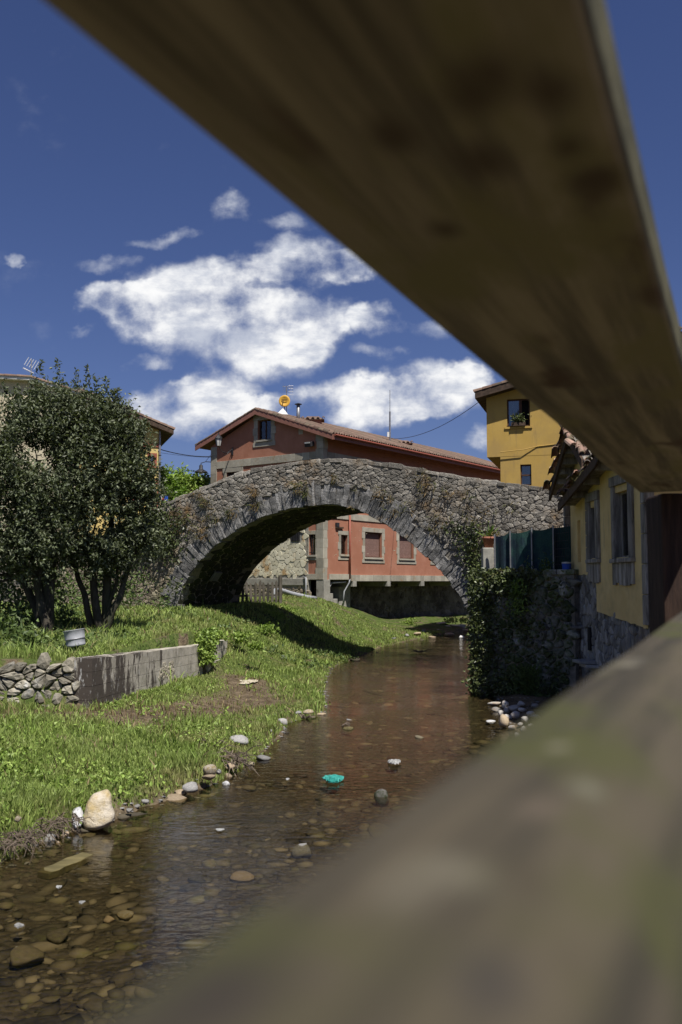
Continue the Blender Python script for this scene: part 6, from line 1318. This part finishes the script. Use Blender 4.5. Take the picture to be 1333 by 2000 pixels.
# stream-bed stones lying under the water: the nearest and largest one by one, the rest as one bed of shingle
bs = [stone_mesh(100+k, .30, 2) for k in range(6)]; small = stone_mesh(120, .4, 1)
for me in bs: me.materials.append(MATS['bed_stone'])
cand = []
for k in range(8200):
    Y = 5.2+44*random.random()**1.8; X = random.uniform(-.42*Y, .26*Y); s = float(np.interp(Y, SLY, SLX)); r = float(np.interp(Y, RY, RX))
    if s+.02 < X < r-.02: cand.append((X, Y))
placed = 0
def hsz(): return random.choice((.03,.035,.04,.05,.05,.06,.08,.10,.14))
for X, Y in cand[:260]:
    sz = hsz()*(1.15+Y/40); o = bpy.data.objects.new('bed_stone', bs[random.randrange(6)]); COL.objects.link(o)
    zb = H1(X, Y); o.location = (X, Y, zb+sz*.04); o.scale = (sz*random.uniform(.8, 1.5), sz*random.uniform(.6, 1.1), min(sz*random.uniform(.8, 1.4), .16)); o.rotation_euler = (random.uniform(-.2,.2), random.uniform(-.2,.2), random.uniform(0, 6.28))
    tag(o, 'flat brown stone lying on the stream bed under the water', 'stone', 'brown stones on the stream bed')
sv = np.array([v.co for v in small.vertices]); sf = np.array([p.vertices[:] for p in small.polygons])
n = min(5200, len(cand)-260); VS = []; TS = []
XY = np.array(cand[260:260+n]); ZB = Hgt(XY[:, 0], XY[:, 1])
for k in range(len(XY)):
    sz = hsz()*(.75+XY[k, 1]/32); th = random.uniform(0, 6.28); c_, s_ = math.cos(th), math.sin(th); q = sv*np.array([sz*random.uniform(.7, 1.7), sz*random.uniform(.6, 1), sz*random.uniform(.4, .9)]); q = np.stack([q[:, 0]*c_-q[:, 1]*s_, q[:, 0]*s_+q[:, 1]*c_, q[:, 2]], 1)+np.array([XY[k, 0], XY[k, 1], ZB[k]])
    VS.append(q); TS.append(sf+k*len(sv))
tag(np_mesh('shingle', np.concatenate(VS), np.concatenate(TS), 'bed_stone', smooth=True), 'small brown shingle covering the stream bed', 'shingle', kind='stuff')
# pebbles along both water edges
VS, TS = [], []
for k in range(900):
    Y = random.uniform(8.5, 30); sd_ = random.random() < .75
    X = float(np.interp(Y, SLY, SLX))+random.gauss(0, .07) if sd_ else float(np.interp(Y, RY, RX))+random.uniform(-.1, .9); sz = random.uniform(.012, .04)
    q = sv*sz*np.array([random.uniform(.8, 1.5), 1, .8])+np.array([X, Y, H1(X, Y)+sz*.2]); VS.append(q); TS.append(sf+k*len(sv))
tag(np_mesh('edge_pebbles', np.concatenate(VS), np.concatenate(TS), 'stone_grey', smooth=True), 'small grey pebbles along the water edges', 'pebbles', kind='stuff')
# mossy plank under water
a, b_ = at_z(85, 1706, -.014), at_z(172, 1668, -.004); ax = (b_-a); sd2 = Vector((-ax.y, ax.x, 0)).normalized(); mb = MB(); hw = .085; n = 6; V = []; Fc = []
for k in range(n+1):
    q = a+ax*(k/n); w = hw*(1+.15*math.sin(k*2.1))*(.8 if k in (0, n) else 1)
    V += [q-sd2*w+Vector((0,0,-.05)), q+sd2*w+Vector((0,0,-.05)), q+sd2*w+Vector((0,0,.012)), q-sd2*w+Vector((0,0,.012+.006*math.sin(k)))]
for k in range(n): b4 = k*4; Fc += [(b4+i, b4+(i+1) % 4, b4+4+(i+1) % 4, b4+4+i) for i in range(4)]
Fc += [(0,3,2,1), (n*4, n*4+1, n*4+2, n*4+3)]; mb.add(V, Fc); tag(mb.build('mossy_plank', 'plank_wet', bevel=.008), 'mossy yellow edged plank lying awash near the left bank', 'plank')
# litter
def sheet(name, px, py, w, h, m, label, cat='litter', z=.012, amp=.01, seed=0):
    c = at_z(px, py, z); sx_ = w/F*c.y/2; r = random.Random(seed+int(px)); q0 = at_z(px, py-h/2, z); sy_ = max(.02, (q0.y-c.y)); n = 8; V = []; Fc = []
    for lay in (0, -.004):
        for i in range(n+1):
            for j in range(n+1):
                u_, v_ = i/n*2-1, j/n*2-1; rr = max(abs(u_), abs(v_)); th = math.atan2(v_, u_); k = rr*(.85+.15*math.sin(th*3+seed)); hy = math.hypot(u_, v_)+1e-6
                V.append(Vector((c.x+u_/hy*k*sx_, c.y+v_/hy*k*sy_, z+lay+amp*(.5+r.uniform(-.5, .7)+.9*(1-rr*rr)))))
    m_ = (n+1)**2
    for i in range(n):
        for j in range(n): q = i*(n+1)+j; Fc += [(q, q+n+1, q+n+2, q+1), (m_+q, m_+q+1, m_+q+n+2, m_+q+n+1)]
    mb = MB(); mb.add(V, Fc); return tag(mb.build(name, m, None, False), label, cat)
sheet('plastic_bag', 651, 1524, 46, 13, 'teal', 'teal plastic bag floating mid stream', 'plastic bag', amp=.035)
sheet('plastic_film', 771, 1491, 28, 10, 'litter_white', 'crumpled clear plastic caught mid stream right of the teal bag', amp=.03)
sheet('wrapper', 430, 1621, 18, 5, 'litter_white', 'small white wrapper floating near the middle left', amp=.008); sheet('wrapper', 562, 1522, 8, 5, 'litter_white', 'tiny white scrap left of the teal bag', amp=.008)
sheet('wrapper', 37, 1810, 20, 7, 'litter_white', 'white scrap at the far left of the shallows', amp=.015); sheet('wrapper', 160, 1763, 13, 6, 'litter_white', 'white oval scrap above the brown block', amp=.008); sheet('wrapper', 115, 1733, 12, 5, 'litter_white', 'ragged white scrap below the mossy plank', amp=.008)
c = at_z(847, 1232, .02); mb = MB(); mb.box(c.x-.30, c.x+.30, c.y-.2, c.y+.2, .0, .11); o = mb.build('foam_block', 'white_plastic', bevel=.03); tag(o, 'white foam block washed up beyond the arch', 'foam block')
c = at_z(902, 1245, .02); mb = MB(); mb.hexa([c+Vector(v) for v in ((-.14,-.1,0),(.14,-.12,0),(.16,.1,0),(-.1,.12,0),(-.06,-.04,.10),(.08,-.05,.08),(.07,.05,.09),(-.05,.04,.11))]); o = mb.build('foam_scrap', 'white_plastic', bevel=.02); tag(o, 'small white scrap in the water near the river wall corner', 'litter')
# branches in the water
def branch(name, label, px, py, n, L, z=.03):
    c = at_z(px, py, z); mb = MB()
    for k in range(n):
        d = Vector((random.uniform(-1, 1), random.uniform(-.4, .4), random.uniform(0, .25)))*L; st = c+Vector((random.uniform(-.2, .2)*L, random.uniform(-.1, .1), 0)); mb.tube([st, st+d*.5+Vector((0,0,.04)), st+d], [.02, .014, .005], 5)
    tag(mb.build(name, 'root'), label, 'branch')
branch('snagged_branch', 'leafy branch snagged in the water under the bridge', 820, 1274, 12, .5); branch('stick', 'short forked stick standing from the water off the grassy point', 671, 1418, 3, .16, .02); branch('floating_twig', 'pale twig floating right of the grassy point', 595, 1402, 4, .25, .02)
# sandy slab on the path
sheet('sandy_slab', 480, 1332, 50, 10, 'sandy', 'pale sandy slab at the end of the worn path', 'slab', z=H1(at_z(480,1332,.45).x, at_z(480,1332,.45).y)+.02, amp=.02)
c = at_z(500, 1331, H1(at_z(500,1331,.45).x, at_z(500,1331,.45).y)+.04)
# sandy spit beyond the arch
for (px, py, w) in ((868, 1226, 90), (905, 1222, 50)):
    c = at_z(px, py, 0.0); V, Fc, sz_ = stone_verts([(math.cos(k*.785)*w/F*c.y/2, math.sin(k*.785)*.5) for k in range(8)], lambda a, b_, d: Vector((c.x+a, c.y+b_, d)), .01, .07); mb = MB(); mb.add(V, Fc); o = mb.build('gravel_spit', 'sandy', None, True); o['kind'] = 'structure'

# ------------------------------------------------------------------ wooden fence in front of the lens
d_ = VPD; rgt = d_.cross(Vector((0, 0, 1))).normalized(); upx = rgt.cross(d_)
cam0 = Vector((0, 0, CZ))
def rat(px, py): q = ray(px, py); return q.dot(rgt)/q.dot(upx)
def FP(r, u_, t_): return cam0+rgt*r+upx*u_+d_*t_
h = .25; rL = h*rat(485, 340); rR = h*rat(1141, 0); uT = rR/rat(1182, 0)
t_end = 1.0
for _ in range(60):
    q = FP(rL, h, t_end)-cam0; c, s = math.cos(TH), math.sin(TH); fwd = q.y*c+q.z*s; X = CX+F*q.x/fwd
    if X < 1246: t_end += .08
fen = thing('wooden_fence', 'weathered wooden fence right in front of the camera, out of focus', 'fence', (FP(0, 0, 1.5).x, FP(0, 0, 1.5).y, 1.1))
def beam(name, m, r0, r1, u0, u1, t0, t1, bev, n=10, jig=.002):
    mb = MB(); V = []; Fc = []; rr = random.Random(3)
    for k in range(n+1):
        t_ = t0+(t1-t0)*k/n; j = lambda: rr.uniform(-jig, jig)
        V += [FP(r0+j(), u0+j(), t_), FP(r1+j(), u0+j(), t_), FP(r1+j(), u1+j(), t_), FP(r0+j(), u1+j(), t_)]
    for k in range(n): b4 = k*4; Fc += [(b4+i, b4+4+i, b4+4+(i+1) % 4, b4+(i+1) % 4) for i in range(4)]
    Fc += [(0,1,2,3), (n*4+3, n*4+2, n*4+1, n*4)]; mb.add(V, Fc); o = mb.build(name, m, fen, bevel=bev); return o
hr_ = beam('handrail', 'rail_board', rL, rR, h, uT, -1.2, t_end, .006)
hr_.data.materials.append(MATS['rail_edge'])       # olive narrow side, its colour darkened to offset the sun on it
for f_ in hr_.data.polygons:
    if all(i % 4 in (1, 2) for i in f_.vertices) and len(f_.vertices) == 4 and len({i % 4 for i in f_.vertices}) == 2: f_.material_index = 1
h2 = .048; l0 = -h2*rat(900, 1520); l1 = -h2*rat(1322, 1950)
def profile_beam(name, m, prof, t0, t1, n=14):
    mb = MB(); V = []; Fc = []; rr = random.Random(8); k_ = len(prof)
    for k in range(n+1):
        t_ = t0+(t1-t0)*k/n
        for (a, b_) in prof: V.append(FP(a+rr.uniform(-.0012, .0012), b_+rr.uniform(-.0012, .0012), t_))
    for k in range(n): Fc += [(k*k_+i, (k+1)*k_+i, (k+1)*k_+(i+1) % k_, k*k_+(i+1) % k_) for i in range(k_)]
    Fc += [tuple(range(k_)), tuple(n*k_+i for i in range(k_-1, -1, -1))]; mb.add(V, Fc); return mb.build(name, m, fen, True, bevel=.003)
lw = max(l0, l1)-min(l0, l1); la = min(l0, l1)
l1b = (-h2-.016)*rat(1322, 1950)
profile_beam('lower_rail', 'rail_lower', [(la-.001, -h2-.08), (la-.007, -h2-.010), (la-.004, -h2), (la+lw*.55, -h2+.001), (la+lw*.82, -h2-.006), (l1b, -h2-.018), (l1b-.001, -h2-.08)], -1.2, t_end+.1)
pc = FP((rL+rR)/2, 0, t_end+.02); q = at_y(1290, 1050, pc.y); mb = MB()
mb.box(q.x, q.x+.15, q.y-.02, q.y+.13, 1.0, FP(rR, h, t_end).z-.003); mb.build('post', 'rail_post', fen, bevel=.008)
